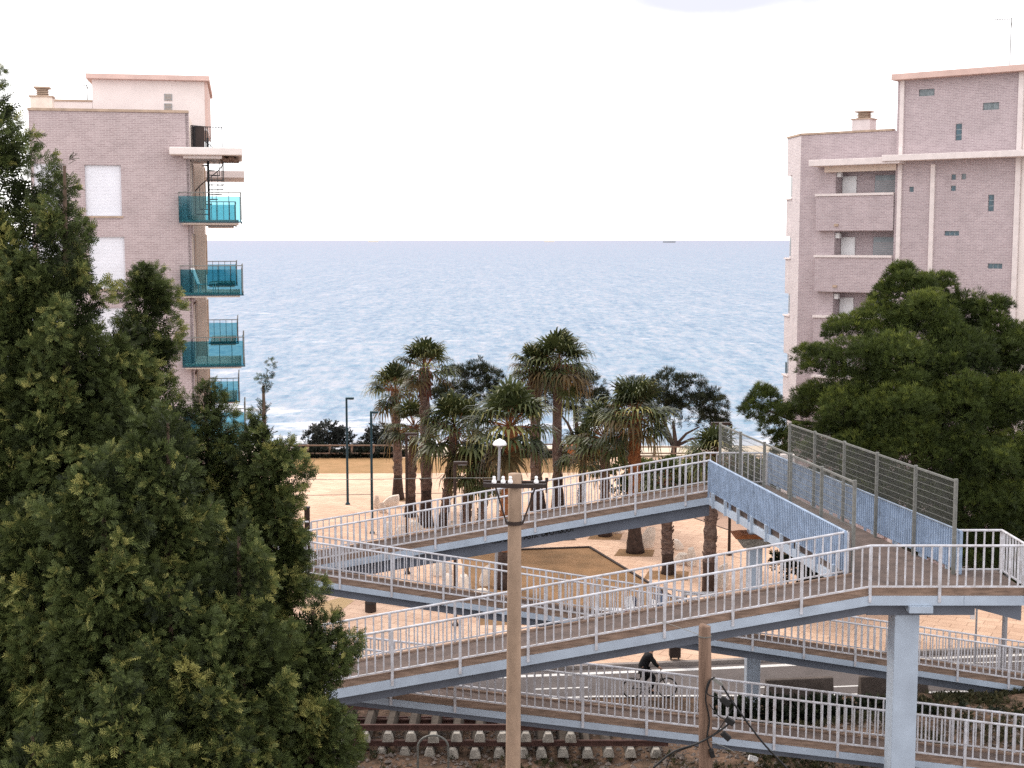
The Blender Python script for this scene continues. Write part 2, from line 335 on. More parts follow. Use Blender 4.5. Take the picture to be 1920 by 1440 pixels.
L.new(r1.outputs[0], mx.inputs[6]); L.new(v1.outputs['Color'], mx.inputs[7]); L.new(mx.outputs[2], b.inputs['Base Color'])
b.inputs['Roughness'].default_value = 0.9; b.inputs['Specular IOR Level'].default_value = 0.15; M['paving'] = m
# asphalt
M['asphalt'] = mat('asphalt', (0.135, 0.115, 0.11), 0.9, var=0.12, scale=0.7, bump=0.2, bscale=60)
M['line'] = mat('worn_road_paint', (0.72, 0.70, 0.68), 0.8, var=0.08, scale=6)
M['kerb'] = mat('kerb_stone', (0.30, 0.26, 0.24), 0.9, var=0.15)
M['drygrass'] = mat('dry_grass_strip', (0.31, 0.175, 0.08), 0.95, var=0.25, scale=0.8, bump=0.5, bscale=12, col2=(0.24, 0.14, 0.055))
M['bed'] = mat('brown_bed_soil', (0.26, 0.145, 0.07), 0.95, var=0.25, scale=0.7, bump=0.5, bscale=12, col2=(0.17, 0.098, 0.045))
M['boards'] = mat('yellow_timber_boards', (0.50, 0.34, 0.17), 0.8, var=0.15, scale=2, stretch=(0.4, 6, 1))
far = [onZ(-2200, 1405), onZ(640, 1274), onZ(985, 1259), onZ(1330, 1246), onZ(1480, 1239), onZ(1740, 1227), onZ(1900, 1221), onZ(3400, 1155)]
near = [onZ(-2200, 1463), onZ(640, 1333), onZ(985, 1315), onZ(1114, 1309), onZ(1567, 1306), onZ(1850, 1298), onZ(3400, 1240)]
sheet('road', [(p.x, p.y) for p in far[::-1]]+[(p.x, p.y) for p in near], 0.004, M['asphalt'])
plz = [(p.x, p.y+0.22) for p in far]
sheet('plaza', plz+[(70, 97), (-70, 97)], 0.13, M['paving'])
mb = MB()
for a, c in zip(far[:-1], far[1:]):
    mb.hexa([(a.x, a.y, 0.0), (c.x, c.y, 0.0), (c.x, c.y+0.22, 0.0), (a.x, a.y+0.22, 0.0), (a.x, a.y, 0.134), (c.x, c.y, 0.134), (c.x, c.y+0.22, 0.134), (a.x, a.y+0.22, 0.134)])
structure(mb.build('kerb', M['kerb']))
mb = MB()
def stripe(pts, w):
    ps = [onZ(x, y) for x, y in pts]
    for a, c in zip(ps[:-1], ps[1:]):
        mb.add([(a.x, a.y-w/2, 0.009), (c.x, c.y-w/2, 0.009), (c.x, c.y+w/2, 0.009), (a.x, a.y+w/2, 0.009)], [(0,1,2,3)])
stripe([(-900, 1352), (640, 1283), (985, 1268), (1330, 1254), (1480, 1247), (1740, 1235), (1920, 1228), (2900, 1180)], 0.26)
stripe([(-900, 1392), (640, 1328), (985, 1312), (1114, 1306), (1567, 1303), (1850, 1295.5), (2900, 1262)], 0.14)
for a in ((1004, 1292.5, 1104, 1289), (1218, 1283, 1256, 1281.5), (1400, 1290, 1440, 1288.5), (1563, 1288, 1613, 1286), (1735, 1281, 1790, 1279), (860, 1299, 910, 1297)):
    stripe([a[:2], a[2:]], 0.12)
stripe([(1740, 1246), (1920, 1240)], 0.12)
structure(mb.build('road_markings', M['line']))
P = 0.13
strip = [onZ(500, 888, P), onZ(1120, 886, P), onZ(1120, 857, P), onZ(500, 859, P)]
sheet('grass_strip', [(p.x, p.y) for p in strip], P+0.006, M['drygrass'])
bed = [onZ(860, 1036, P), onZ(1105, 1027, P), onZ(1345, 1172, P), onZ(900, 1172, P)]
sheet('planting_bed', [(p.x, p.y) for p in bed], P+0.006, M['bed'])
bed2 = [onZ(985, 1012, P), onZ(1064, 1003, P), onZ(1082, 1013, P), onZ(1000, 1016, P)]
sheet('small_planting_bed', [(p.x, p.y) for p in bed2], P+0.006, M['palm_base'])
mb = MB()   # dark steel kerb round the bed
for (a, c) in ((bed[1], bed[2]), (bed[0], bed[1])):
    mb.bar((a.x, a.y, P+0.03), (c.x, c.y, P+0.03), 0.12, 0.10)
structure(mb.build('bed_edging', M['brown_iron']))
walk = [onZ(1283, 965, P), onZ(1345, 955, P), onZ(1400, 972, P), onZ(1398, 1004, P)]
M['slats'] = mat('pinkish_timber_slats', (0.44, 0.29, 0.215), 0.85, var=0.18, scale=2.0, stretch=(0.5, 7, 1))
sheet('boardwalk', [(p.x, p.y) for p in walk], P+0.006, M['slats'])
w2 = [onZ(560, 1142, P), onZ(640, 1120, P), onZ(664, 1126, P), onZ(604, 1172, P)]
sheet('timber_path', [(p.x, p.y) for p in w2], P+0.006, M['boards'])
mb = MB()   # thin drainage channel lines across the paving
for (a, c) in (((573, 929), (700, 927)), ((740, 926), (900, 924)), ((1283, 965), (1386, 1001))):
    p, q = onZ(*a, P), onZ(*c, P); mb.bar((p.x, p.y, P+0.004), (q.x, q.y, P+0.004), 0.10, 0.02)
structure(mb.build('drain_channels', M['brown_iron']))
# tree pits
mb = MB()
for px, py, w in ((1190, 1036, 30), (1135, 1006, 27), (1250, 1078, 32), (1088, 962, 22), (798, 985, 26), (828, 1004, 26), (747, 936, 22)):
    p = onZ(px, py, P); k = w/26*0.75
    mb.add([(p.x-k*1.25, p.y-k*.9, P+0.008), (p.x+k*.9, p.y-k*1.1, P+0.008), (p.x+k*1.2, p.y+k*.7, P+0.008), (p.x-k*.8, p.y+k*.9, P+0.008)], [(0,1,2,3)])
structure(mb.build('tree_pit_soil', M['bed']))
# sea
m, t, b = newmat('sea_water'); N = t.nodes; L = t.links
tc = N.new('ShaderNodeTexCoord'); hs = []
def wv(sx, sy, det, w, rough=0.6):
    mp = N.new('ShaderNodeMapping'); mp.inputs['Scale'].default_value = (sx, sy, 1); mp.inputs['Rotation'].default_value = (0,0,R(4)); L.new(tc.outputs['Object'], mp.inputs[0])
    n = N.new('ShaderNodeTexNoise'); n.inputs['Scale'].default_value = 1; n.inputs['Detail'].default_value = det; n.inputs['Roughness'].default_value = rough; L.new(mp.outputs[0], n.inputs[0])
    return n.outputs[0]
a1 = wv(0.30, 0.55, 6, 1); a2 = wv(0.06, 0.12, 5, 1); a3 = wv(0.012, 0.022, 5, 1)
def madd(x, k, y=None):
    q = N.new('ShaderNodeMath'); q.operation = 'MULTIPLY'; L.new(x, q.inputs[0]); q.inputs[1].default_value = k
    if y is None: return q.outputs[0]
    s = N.new('ShaderNodeMath'); s.operation = 'ADD'; L.new(q.outputs[0], s.inputs[0]); L.new(y, s.inputs[1]); return s.outputs[0]
h = madd(a1, 0.9, madd(a2, 2.6, madd(a3, 6.0)))
bp = N.new('ShaderNodeBump'); bp.inputs['Strength'].default_value = 0.55; bp.inputs['Distance'].default_value = 1.0; L.new(h, bp.inputs['Height']); L.new(bp.outputs[0], b.inputs['Normal'])
pA_ = wv(0.62, 0.16, 6, 1, 0.68); pB_ = wv(1.0, 0.34, 4, 1, 0.65); pC_ = wv(0.30, 0.022, 6, 1, 0.68); pD_ = wv(0.004, 0.003, 4, 1)
pt = madd(pA_, 0.46, madd(pB_, 0.32, madd(pC_, 0.22)))
rr = N.new('ShaderNodeValToRGB'); e = rr.color_ramp.elements
e[0].position = 0.40; e[0].color = (0.085, 0.205, 0.295, 1); e[1].position = 0.60; e[1].color = (0.37, 0.415, 0.445, 1)  # pale and dark ripple tones: wave sparkle put into the water colour
k = e.new(0.49); k.color = (0.205, 0.315, 0.385, 1)
L.new(pt, rr.inputs[0])
# pale streaks before the beach: surf foam, and glare painted into the colour
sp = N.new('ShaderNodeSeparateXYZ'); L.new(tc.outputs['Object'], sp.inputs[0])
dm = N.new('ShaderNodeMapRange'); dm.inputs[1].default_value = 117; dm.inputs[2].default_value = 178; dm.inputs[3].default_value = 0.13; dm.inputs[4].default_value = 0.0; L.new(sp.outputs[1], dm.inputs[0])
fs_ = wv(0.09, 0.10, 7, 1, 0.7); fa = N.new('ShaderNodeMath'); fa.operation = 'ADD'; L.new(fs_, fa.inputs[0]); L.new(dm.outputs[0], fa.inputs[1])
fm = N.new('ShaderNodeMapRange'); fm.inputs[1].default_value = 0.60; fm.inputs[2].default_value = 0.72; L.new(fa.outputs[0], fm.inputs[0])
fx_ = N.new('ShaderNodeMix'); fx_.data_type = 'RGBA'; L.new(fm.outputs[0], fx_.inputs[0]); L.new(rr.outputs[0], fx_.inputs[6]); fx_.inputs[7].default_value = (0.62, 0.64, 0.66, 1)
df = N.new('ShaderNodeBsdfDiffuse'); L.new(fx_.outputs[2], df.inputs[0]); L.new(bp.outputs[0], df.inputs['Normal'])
gl = N.new('ShaderNodeBsdfGlossy'); gl.inputs['Roughness'].default_value = 0.28; gl.inputs['Color'].default_value = (0.40, 0.345, 0.41, 1); L.new(bp.outputs[0], gl.inputs['Normal'])
fr = N.new('ShaderNodeFresnel'); fr.inputs['IOR'].default_value = 1.33; L.new(bp.outputs[0], fr.inputs['Normal'])
mr = N.new('ShaderNodeMapRange'); mr.inputs[1].default_value = 0.05; mr.inputs[2].default_value = 1.0; mr.inputs[3].default_value = 0.03; mr.inputs[4].default_value = 0.82; L.new(fr.outputs[0], mr.inputs[0])
mx = N.new('ShaderNodeMixShader'); L.new(mr.outputs[0], mx.inputs[0]); L.new(df.outputs[0], mx.inputs[1]); L.new(gl.outputs[0], mx.inputs[2]); L.new(mx.outputs[0], N['Material Output'].inputs['Surface'])
M['sea'] = m
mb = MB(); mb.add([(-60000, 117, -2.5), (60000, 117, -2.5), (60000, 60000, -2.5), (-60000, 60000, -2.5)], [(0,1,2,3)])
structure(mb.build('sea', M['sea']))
# sky: thin bright overcast over a Nishita sky, one bluish cloud bank high in the middle
W = bpy.data.worlds.new('World'); SC.world = W; W.use_nodes = True; t = W.node_tree; N = t.nodes; L = t.links
SUN_EL, SUN_AZ = R(42), R(-38)     # azimuth measured from +Y towards +X
sky = N.new('ShaderNodeTexSky'); sky.sky_type = 'NISHITA'; sky.sun_disc = False; sky.sun_elevation = SUN_EL; sky.sun_rotation = SUN_AZ
sm = N.new('ShaderNodeMix'); sm.data_type = 'RGBA'; sm.blend_type = 'MULTIPLY'; sm.inputs[0].default_value = 1; sm.inputs[7].default_value = (1,1,1,1); L.new(sky.outputs[0], sm.inputs[6])
tc = N.new('ShaderNodeTexCoord'); n1 = N.new('ShaderNodeTexNoise'); n1.inputs['Scale'].default_value = 3.0; n1.inputs['Detail'].default_value = 6
mp = N.new('ShaderNodeMapping'); mp.inputs['Scale'].default_value = (1, 1, 3.5); L.new(tc.outputs['Generated'], mp.inputs[0]); L.new(mp.outputs[0], n1.inputs[0])
cr = N.new('ShaderNodeValToRGB'); e = cr.color_ramp.elements
CLOUD = 10.0
e[0].position = 0.30; e[0].color = (0.95, 0.93, 0.97, 1); e[1].position = 0.62; e[1].color = (1.0, 0.985, 0.98, 1)
L.new(n1.outputs[0], cr.inputs[0])
# the cloud bank: an ellipse in direction space round px (1320,-10)
dv = ray(1330, -6).normalized(); vd = N.new('ShaderNodeVectorMath'); vd.operation = 'SUBTRACT'; L.new(tc.outputs['Generated'], vd.inputs[0]); vd.inputs[1].default_value = dv
nn = N.new('ShaderNodeTexNoise'); nn.inputs['Scale'].default_value = 14; nn.inputs['Detail'].default_value = 5; L.new(tc.outputs['Generated'], nn.inputs[0])
vsc = N.new('ShaderNodeVectorMath'); vsc.operation = 'MULTIPLY'; vsc.inputs[1].default_value = (7.0, 4.0, 52.0); L.new(vd.outputs[0], vsc.inputs[0])
ln = N.new('ShaderNodeVectorMath'); ln.operation = 'LENGTH'; L.new(vsc.outputs[0], ln.inputs[0])
ad = N.new('ShaderNodeMath'); ad.operation = 'MULTIPLY_ADD'; L.new(nn.outputs[0], ad.inputs[0]); ad.inputs[1].default_value = 0.9; L.new(ln.outputs['Value'], ad.inputs[2])
mr = N.new('ShaderNodeMapRange'); mr.interpolation_type = 'SMOOTHSTEP'; mr.inputs[1].default_value = 0.75; mr.inputs[2].default_value = 1.5; mr.inputs[3].default_value = 1; mr.inputs[4].default_value = 0; L.new(ad.outputs[0], mr.inputs[0])
cb = N.new('ShaderNodeMix'); cb.data_type = 'RGBA'; L.new(mr.outputs[0], cb.inputs[0]); L.new(cr.outputs[0], cb.inputs[6]); cb.inputs[7].default_value = (0.415, 0.41, 0.475, 1)
cs = N.new('ShaderNodeMix'); cs.data_type = 'RGBA'; cs.blend_type = 'MULTIPLY'; cs.inputs[0].default_value = 1; L.new(cb.outputs[2], cs.inputs[6]); cs.inputs[7].default_value = (CLOUD,)*3+(1,)
cs.clamp_result = False
mxs = N.new('ShaderNodeMix'); mxs.data_type = 'RGBA'; mxs.inputs[0].default_value = 0.93; L.new(sm.outputs[2], mxs.inputs[6]); L.new(cs.outputs[2], mxs.inputs[7])
bg = N['Background']; L.new(mxs.outputs[2], bg.inputs[0]); bg.inputs[1].default_value = 0.10
sl = bpy.data.lights.new('sun', 'SUN'); so = bpy.data.objects.new('sun', sl); COL.objects.link(so)
sl.energy = 1.2; sl.angle = R(14); sl.color = (1.0, 0.90, 0.78)
sd = Vector((math.sin(SUN_AZ)*math.cos(SUN_EL), math.cos(SUN_AZ)*math.cos(SUN_EL), math.sin(SUN_EL)))
so.rotation_euler = sd.to_track_quat('Z', 'Y').to_euler(); so.location = (0, 20, 60)
vs = SC.view_settings; vs.view_transform = 'Standard'; vs.look = 'None'; vs.exposure = 1.1; vs.gamma = 1
SC.cycles.max_bounces = 8; SC.cycles.transparent_max_bounces = 24; SC.cycles.use_denoising = False
# ================================================================ FOOTBRIDGE
fbase = (9.0, 38.0, 0.0)
FB = thing('footbridge', fbase, 'long pale blue steel footbridge with zigzag ramps and a mesh fenced crossing', 'footbridge')
RAILH = 1.06
def railing(pa, pb, name='railing', step=0.2, every=8, tail=0.28, first=True, last=True, bw=0.028, phase=0, m='rail_paint'):
    """railing between two points on the deck edge (deck level); posts are sub-parts"""
    pa, pb = Vector(pa), Vector(pb); d = pb-pa; hl = Vector((d.x, d.y, 0)).length; n = max(2, round(hl/step)); up = Vector((0,0,1))
    mb = MB()
    mb.tube([pa+up*RAILH, pb+up*RAILH], 0.031, 8)
    mb.bar(pa+up*0.09, pb+up*0.09, 0.04, 0.035)
    ps = []
    for i in range(n+1):
        p = pa+d*(i/n)
        if (i == 0 and first) or (i == n and last) or (i not in (0, n) and (i+phase) % every == 0 and not (i < 3 and first) and not (i > n-3 and last)): ps.append(p)
        elif i not in (0, n): mb.bar(p+up*0.09, p+up*(RAILH-0.02), bw*1.22, bw*1.22, up=(0,1,0))
    r = mb.build(name, M[m], FB)
    for p in ps:
        q = MB(); q.box(p.x-0.033, p.x+0.033, p.y-0.033, p.y+0.033, p.z-tail, p.z+RAILH-0.01); q.build('post', M[m], r)
    return r
def ramp(x0, z0, x1, z1, yn, yf, near_first=True, bottom=True, ns=True, fs=True, tailn=0.28, phase=0, gd=0.62, fd=0.36):
    """straight ramp along x: deck, brown edge beams, steel channels, box girder below. z = deck level"""
    def slab(name, ya, yb, ta, tb, m):
        mb = MB(); mb.hexa([(x0,ya,z0+tb),(x1,ya,z1+tb),(x1,yb,z1+tb),(x0,yb,z0+tb),(x0,ya,z0+ta),(x1,ya,z1+ta),(x1,yb,z1+ta),(x0,yb,z0+ta)])
        return mb.build(name, m, FB)
    slab('ramp_deck', yn+0.10, yf-0.10, 0.0, -0.14, M['deck'])
    slab('deck_edge', yn, yn+0.098, 0.05, -0.13, M['edge']); slab('deck_edge', yf-0.098, yf, 0.05, -0.13, M['edge'])
    slab('channel_beam', yn-0.02, yn+0.10, -0.132, -fd, M['steel_blue']); slab('channel_beam', yf-0.10, yf+0.02, -0.132, -fd, M['steel_blue'])
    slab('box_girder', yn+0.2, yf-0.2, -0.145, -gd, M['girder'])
    if ns: railing((x0, yn-0.02, z0), (x1, yn-0.02, z1), tail=tailn, phase=phase)
    if fs: railing((x0, yf+0.02, z0), (x1, yf+0.02, z1), phase=phase)
UP = Vector((0,0,1))
YN, YB = 31.7, 33.25         # near ramp, near and far edge
pK = onY(1633, 1023, YN); pKl = onY(704, 1186, YN)
zN = pK.z-RAILH              # landing deck level
slope = (pK.z-pKl.z)/(pK.x-pKl.x)
xL = -5.6; zL = zN-slope*(pK.x-xL)
ramp(pK.x, zN, xL, zL, YN, YB, phase=0, fs=False)
cornL = onY(1590, 1000, 33.25); cornR = onY(1797, 997, 33.3)
# far railing of the near ramp ends at the crossing corner
xr = cornL.x; railing((xr, YB+0.02, zN-slope*(pK.x-xr)+0.02), (xL, YB+0.02, zL))
# near landing
xE = 12.0
mb = MB(); mb.box(pK.x, xE, YN+0.1, YB+0.4, zN-0.14, zN); mb.build('landing_deck', M['deck'], FB)
mb = MB(); mb.box(pK.x, xE, YN, YN+0.098, zN-0.13, zN+0.05); mb.build('deck_edge', M['edge'], FB)
mb = MB(); mb.box(pK.x, 10.55, YN-0.02, YN+0.1, zN-0.36, zN-0.132); mb.box(10.56, xE, YN-0.02, YN+0.1, zN-0.36, zN-0.132); mb.build('channel_beam', M['steel_blue'], FB)
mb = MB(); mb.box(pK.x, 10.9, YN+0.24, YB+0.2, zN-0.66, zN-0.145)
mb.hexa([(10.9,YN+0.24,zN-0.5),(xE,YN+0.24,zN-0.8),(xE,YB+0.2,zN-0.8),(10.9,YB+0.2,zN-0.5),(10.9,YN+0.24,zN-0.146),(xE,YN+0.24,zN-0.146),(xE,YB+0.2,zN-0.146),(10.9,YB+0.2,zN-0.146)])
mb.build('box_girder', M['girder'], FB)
railing((pK.x, YN-0.02, zN), (xE, YN-0.02, zN), first=False)
railing((cornR.x+0.04, YB+0.15, zN), (xE, YB+0.15, zN), first=True)
railing((xE, YB+0.15, zN), (xE, YN, zN), first=False, last=False)
# pillar under the near landing with its bracket
pa, pb = onY(1672, 1143, 32.3), onY(1718, 1143, 32.3)
mb = MB(); mb.box(pa.x, pb.x, 32.0, 32.6, 0.5, zN-0.6); mb.build('pillar', M['steel_blue'], FB, bevel=0.02)
ca, cb_ = onY(1706, 1123, YN-0.12), onY(1750, 1137, YN-0.12)
mb = MB(); mb.box(ca.x, cb_.x, YN-0.12, YB, zN-0.52, zN-0.365); mb.build('bracket', M['steel_blue'], FB)
# lower near ramp (switches back behind the upper one)
Y2, Y2b = 33.55, 34.5
qa, qb = onY(952, 1336, Y2), onY(1667, 1420, Y2)     # top of channel beam
s2 = (qb.z-qa.z)/(qb.x-qa.x); z2 = lambda x: qa.z+0.132+s2*(x-qa.x)
ramp(-5.6, z2(-5.6), 15.5, z2(15.5), Y2, Y2b, phase=3, gd=0.50, fd=0.305)
mb = MB(); mb.box(-7.6, -5.6, YN, Y2b, zL-0.3, zL); mb.build('landing_deck', M['deck'], FB)
railing((-7.6, YN-0.02, zL), (-5.68, YN-0.02, zL), last=False); railing((-7.6, Y2b+0.02, zL), (-5.68, Y2b+0.02, zL), last=False); railing((-7.6, YN, zL), (-7.6, Y2b, zL), first=False, last=False)
mb = MB(); mb.box(-6.9, -6.35, 33.1, 33.6, 0.5, zL-0.3); mb.build('pillar', M['steel_blue'], FB)
# far side: upper ramp
YF, YFb = 44.0, 45.5
pC = onY(1333, 863, YF); zF = pC.z-RAILH; zF = (zF+zN)/2 if abs(zF-zN) > 0.3 else zF
pCl = onY(600, 991, YF); sF = (pC.z-pCl.z)/(pC.x-pCl.x); xFL = -6.7; zFL = zF-sF*(pC.x-xFL)
ramp(pC.x, zF, xFL, zFL, YF, YFb, phase=4, fs=True, gd=0.78)
# far side: lower ramp running all the way down to the right
Y3, Y3b = 41.9, 42.75
ra, rb, rc = onY(588, 1088, Y3), onY(1413, 1207, Y3), onY(1918, 1287, Y3)
z3 = lambda x: ra.z+0.132+(rc.z-ra.z)/(rc.x-ra.x)*(x-ra.x)
ramp(xFL, z3(xFL), 21.0, z3(21.0), Y3, Y3b, phase=1, gd=0.60, fd=0.31)
mb = MB(); mb.box(xFL-2.0, xFL, Y3, YFb, zFL-0.3, zFL); mb.build('landing_deck', M['deck'], FB)
railing((xFL-2, Y3-0.02, zFL), (xFL-0.08, Y3-0.02, zFL), last=False); railing((xFL-2, YFb+0.02, zFL), (xFL-0.08, YFb+0.02, zFL), last=False); railing((xFL-2, Y3, zFL), (xFL-2, YFb, zFL), first=False, last=False)
mb = MB(); mb.box(xFL-1.3, xFL-0.8, 43.4, 43.9, -0.2, zFL-0.3); mb.build('pillar', M['steel_blue'], FB)
# crossing over the railway and the road
nL, nR = Vector((cornL.x, YB, zN)), Vector((cornR.x, YB, zN))
fL, fR = Vector((pC.x, YF, zF)), onY(1482, 866, 45.2); fR = Vector((nR.x+(8.87-nR.x)*(45.5-nR.y)/(43.5-nR.y), 45.5, zF))
fE = Vector((pC.x, 45.5, zF))
mb = MB()
mb.add([nL, nR, fR, fE, fL]+[p-UP*0.14 for p in (nL, nR, fR, fE, fL)], [(0,1,2,3,4), (9,8,7,6,5)]+[(i, (i+1) % 5, 5+(i+1) % 5, 5+i) for i in range(5)])
mb.build('crossing_deck', M['deck'], FB)
for a, c, sg in ((nL, fL, -1), (nR, fR, 1)):
    d = (c-a).normalized(); sd_ = Vector((d.y, -d.x, 0))*sg
    mb = MB(); mb.bar(a+sd_*0.04-UP*0.25, c+sd_*0.04-UP*0.25, 0.10, 0.22); mb.build('channel_beam', M['steel_blue'], FB)
    for i in range(9):
        mb = MB(); p = a+(c-a)*((i+0.5)/9)+sd_*0.10; mb.bar(p-UP*0.38, p+UP*0.10, 0.09, 0.09); mb.build('bracket', M['steel_blue'], FB)
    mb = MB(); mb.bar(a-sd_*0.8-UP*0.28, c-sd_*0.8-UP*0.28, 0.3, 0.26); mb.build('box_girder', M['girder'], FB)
    railing(a+sd_*0.06, c+sd_*0.06, step=0.125, every=14, bw=0.054, tail=0.3, m='panel_blue')
# end railing of the far landing and the pale end post
railing((fE.x, 45.55, zF), (fR.x, 45.55, zF), every=6)
pa, pb = onY(1462, 866, 45.4), onY(1487, 866, 45.4)
mb = MB(); mb.box(pa.x, pb.x, 45.15, 45.4, zF, zF+RAILH); mb.build('end_post', M['white_render'], FB)
# cross pillar under the far end, with a rust-topped cap
pp = onY(1411, 1225, 43.75)
mb = MB(); mb.box(pp.x-0.22, pp.x+0.22, 43.5, 44.0, -0.1, zF-0.5); mb.build('pillar', M['steel_blue'], FB, bevel=0.02)
ct, cbm = onY(1405, 1008, 43.4), onY(1405, 1027, 43.4)
mb = MB(); mb.hexa([(pp.x-0.42,43.35,cbm.z),(pp.x+0.42,43.35,cbm.z),(pp.x+0.42,44.15,cbm.z),(pp.x-0.42,44.15,cbm.z),(pp.x-0.66,43.2,ct.z),(pp.x+0.62,43.2,ct.z),(pp.x+0.62,44.3,ct.z),(pp.x-0.66,44.3,ct.z)])
mb.build('pillar_cap', M['concrete'], FB)
mb = MB(); mb.hexa([(pp.x-0.70,43.15,ct.z+0.003),(pp.x+0.66,43.15,ct.z+0.003),(pp.x+0.66,44.35,ct.z+0.003),(pp.x-0.70,44.35,ct.z+0.003),(pp.x-0.45,43.35,ct.z+0.09),(pp.x+0.5,43.35,ct.z+0.09),(pp.x+0.5,44.15,ct.z+0.09),(pp.x-0.45,44.15,ct.z+0.09)])
mb.build('cap_top', M['rust'], FB)
# mesh fences of the crossing
def mesh_fence(a, c, zb, zt, tops, nx):
    mb = MB(); L_ = (c-a).length; n = int(L_/0.052)
    for i in range(n+1):
        p = a+(c-a)*(i/n); mb.bar(p+UP*zb, p+UP*zt, 0.005, 0.005)
    k = int((zt-zb)/0.15)
    for j in range(k+1):
        z = zb+(zt-zb)*j/k; mb.bar(a+UP*z, c+UP*z, 0.008, 0.010)
    mb.bar(a+UP*zt, c+UP*zt, 0.04, 0.05)
    f = mb.build('mesh_fence', M['galv'], FB)
    for s in tops:
        p = a+(c-a)*s; q = MB(); q.box(p.x-0.04, p.x+0.04, p.y-0.04, p.y+0.04, p.z, p.z+zt+0.06); q.build('fence_post', M['galv'], f)
dl = (fL-nL).normalized(); il = Vector((dl.y, -dl.x, 0))*0.16
dr = (fR-nR).normalized(); ir = Vector((-dr.y, dr.x, 0))*0.10
zt = onY(1590, 905, 33.3).z-zN
mesh_fence(nL+il, fL+il+Vector((0.06,-0.4,0)), 0.05, zt, (0.004, 0.2, 0.41, 0.61, 0.81, 0.996), 0)
zt2 = onY(1797, 902, 33.3).z-zN
mesh_fence(nR+ir, nR+(fR-nR)*((43.5-nR.y)/(45.5-nR.y))+ir, 1.12, zt2, (0.004, 0.2, 0.41, 0.61, 0.81, 0.996), 0)
# weeds and graffiti
def text_part(txt, p, size, rot, material, parent, name, shear=0.0, ext=0.003, space=1.0):
    cu = bpy.data.curves.new(name, 'FONT'); cu.body = txt; cu.size = size; cu.extrude = ext; cu.shear = shear; cu.space_character = space; cu.offset = 0.006
    ob = bpy.data.objects.new('tmp_text', cu); COL.objects.link(ob); bpy.context.view_layer.update()
    me = bpy.data.meshes.new_from_object(ob.evaluated_get(bpy.context.evaluated_depsgraph_get())); bpy.data.objects.remove(ob)
    me.materials.clear(); me.materials.append(material)
    o = bpy.data.objects.new(name, me); COL.objects.link(o); o.parent = parent
    o.location = Vector(p)-Vector(ROOT[parent.name]); o.rotation_euler = rot; return o
gy = YF+0.2-0.006
for tx, px, py, sz in (('TSUNE', 921, 1020, 0.205), ('ASYK', 982, 1012, 0.235), ('DIPOTESOUT', 1015, 1006, 0.215)):
    p = onY(px, py, gy); g = text_part(tx, p, sz, (PI/2, -math.atan(sF), 0), M['black_rubber'], FB, 'graffiti', shear=0.15, space=0.80)
    g['label'] = 'black spray painted graffiti lettering on the girder'
# ================================================================ APARTMENT BUILDINGS
class Face:
    """a vertical facade plane: s along it, z up, depth outwards"""
    def __init__(s, O, d): s.O = Vector((O.x, O.y, 0)); s.d = Vector((d[0], d[1], 0)).normalized(); s.n = Vector((s.d.y, -s.d.x, 0))
    def p(s, a, dep, z): q = s.O+s.d*a+s.n*dep; return Vector((q.x, q.y, z))
    def hit(s, px, py, dep=0.0):
        r = ray(px, py); C = Vector((0,0,H)); t = (s.O+s.n*dep-C).dot(s.n)/r.dot(s.n); q = C+r*t
        return (q-s.O).dot(s.d), q.z
    def box(s, mb, a0, a1, d0, d1, z0, z1):
        mb.hexa([s.p(a0,d1,z0), s.p(a1,d1,z0), s.p(a1,d0,z0), s.p(a0,d0,z0), s.p(a0,d1,z1), s.p(a1,d1,z1), s.p(a1,d0,z1), s.p(a0,d0,z1)])
    def pbox(s, mb, x0, y0, x1, y1, d0, d1, at=None):
        at = d1 if at is None else at
        a0, z1 = s.hit(x0, (y0), at); a1, z0 = s.hit(x1, y1, at); s.box(mb, a0, a1, d0, d1, z0, z1); return a0, a1, z0, z1
    def wall(s, mb, a0, a1, z0, z1, holes, rec):
        """front face with rectangular holes (a0,a1,z0,z1[,depth]) and their reveals"""
        A = sorted({a0, a1, *[h[0] for h in holes], *[h[1] for h in holes]}); Z = sorted({z0, z1, *[h[2] for h in holes], *[h[3] for h in holes]})
        A = [a for a in A if a0-1e-6 <= a <= a1+1e-6]; Z = [z for z in Z if z0-1e-6 <= z <= z1+1e-6]
        for i in range(len(A)-1):
            for j in range(len(Z)-1):
                ca, cz = (A[i]+A[i+1])/2, (Z[j]+Z[j+1])/2
                if any(h[0] < ca < h[1] and h[2] < cz < h[3] for h in holes): continue
                mb.add([s.p(A[i],0,Z[j]), s.p(A[i+1],0,Z[j]), s.p(A[i+1],0,Z[j+1]), s.p(A[i],0,Z[j+1])], [(0,1,2,3)])
        for h in holes:
            r = h[4] if len(h) > 4 else rec
            for (p, q) in (((h[0],h[2]),(h[1],h[2])), ((h[1],h[2]),(h[1],h[3])), ((h[1],h[3]),(h[0],h[3])), ((h[0],h[3]),(h[0],h[2]))):
                mb.add([s.p(p[0],0,p[1]), s.p(q[0],0,q[1]), s.p(q[0],-r,q[1]), s.p(p[0],-r,p[1])], [(0,1,2,3)])
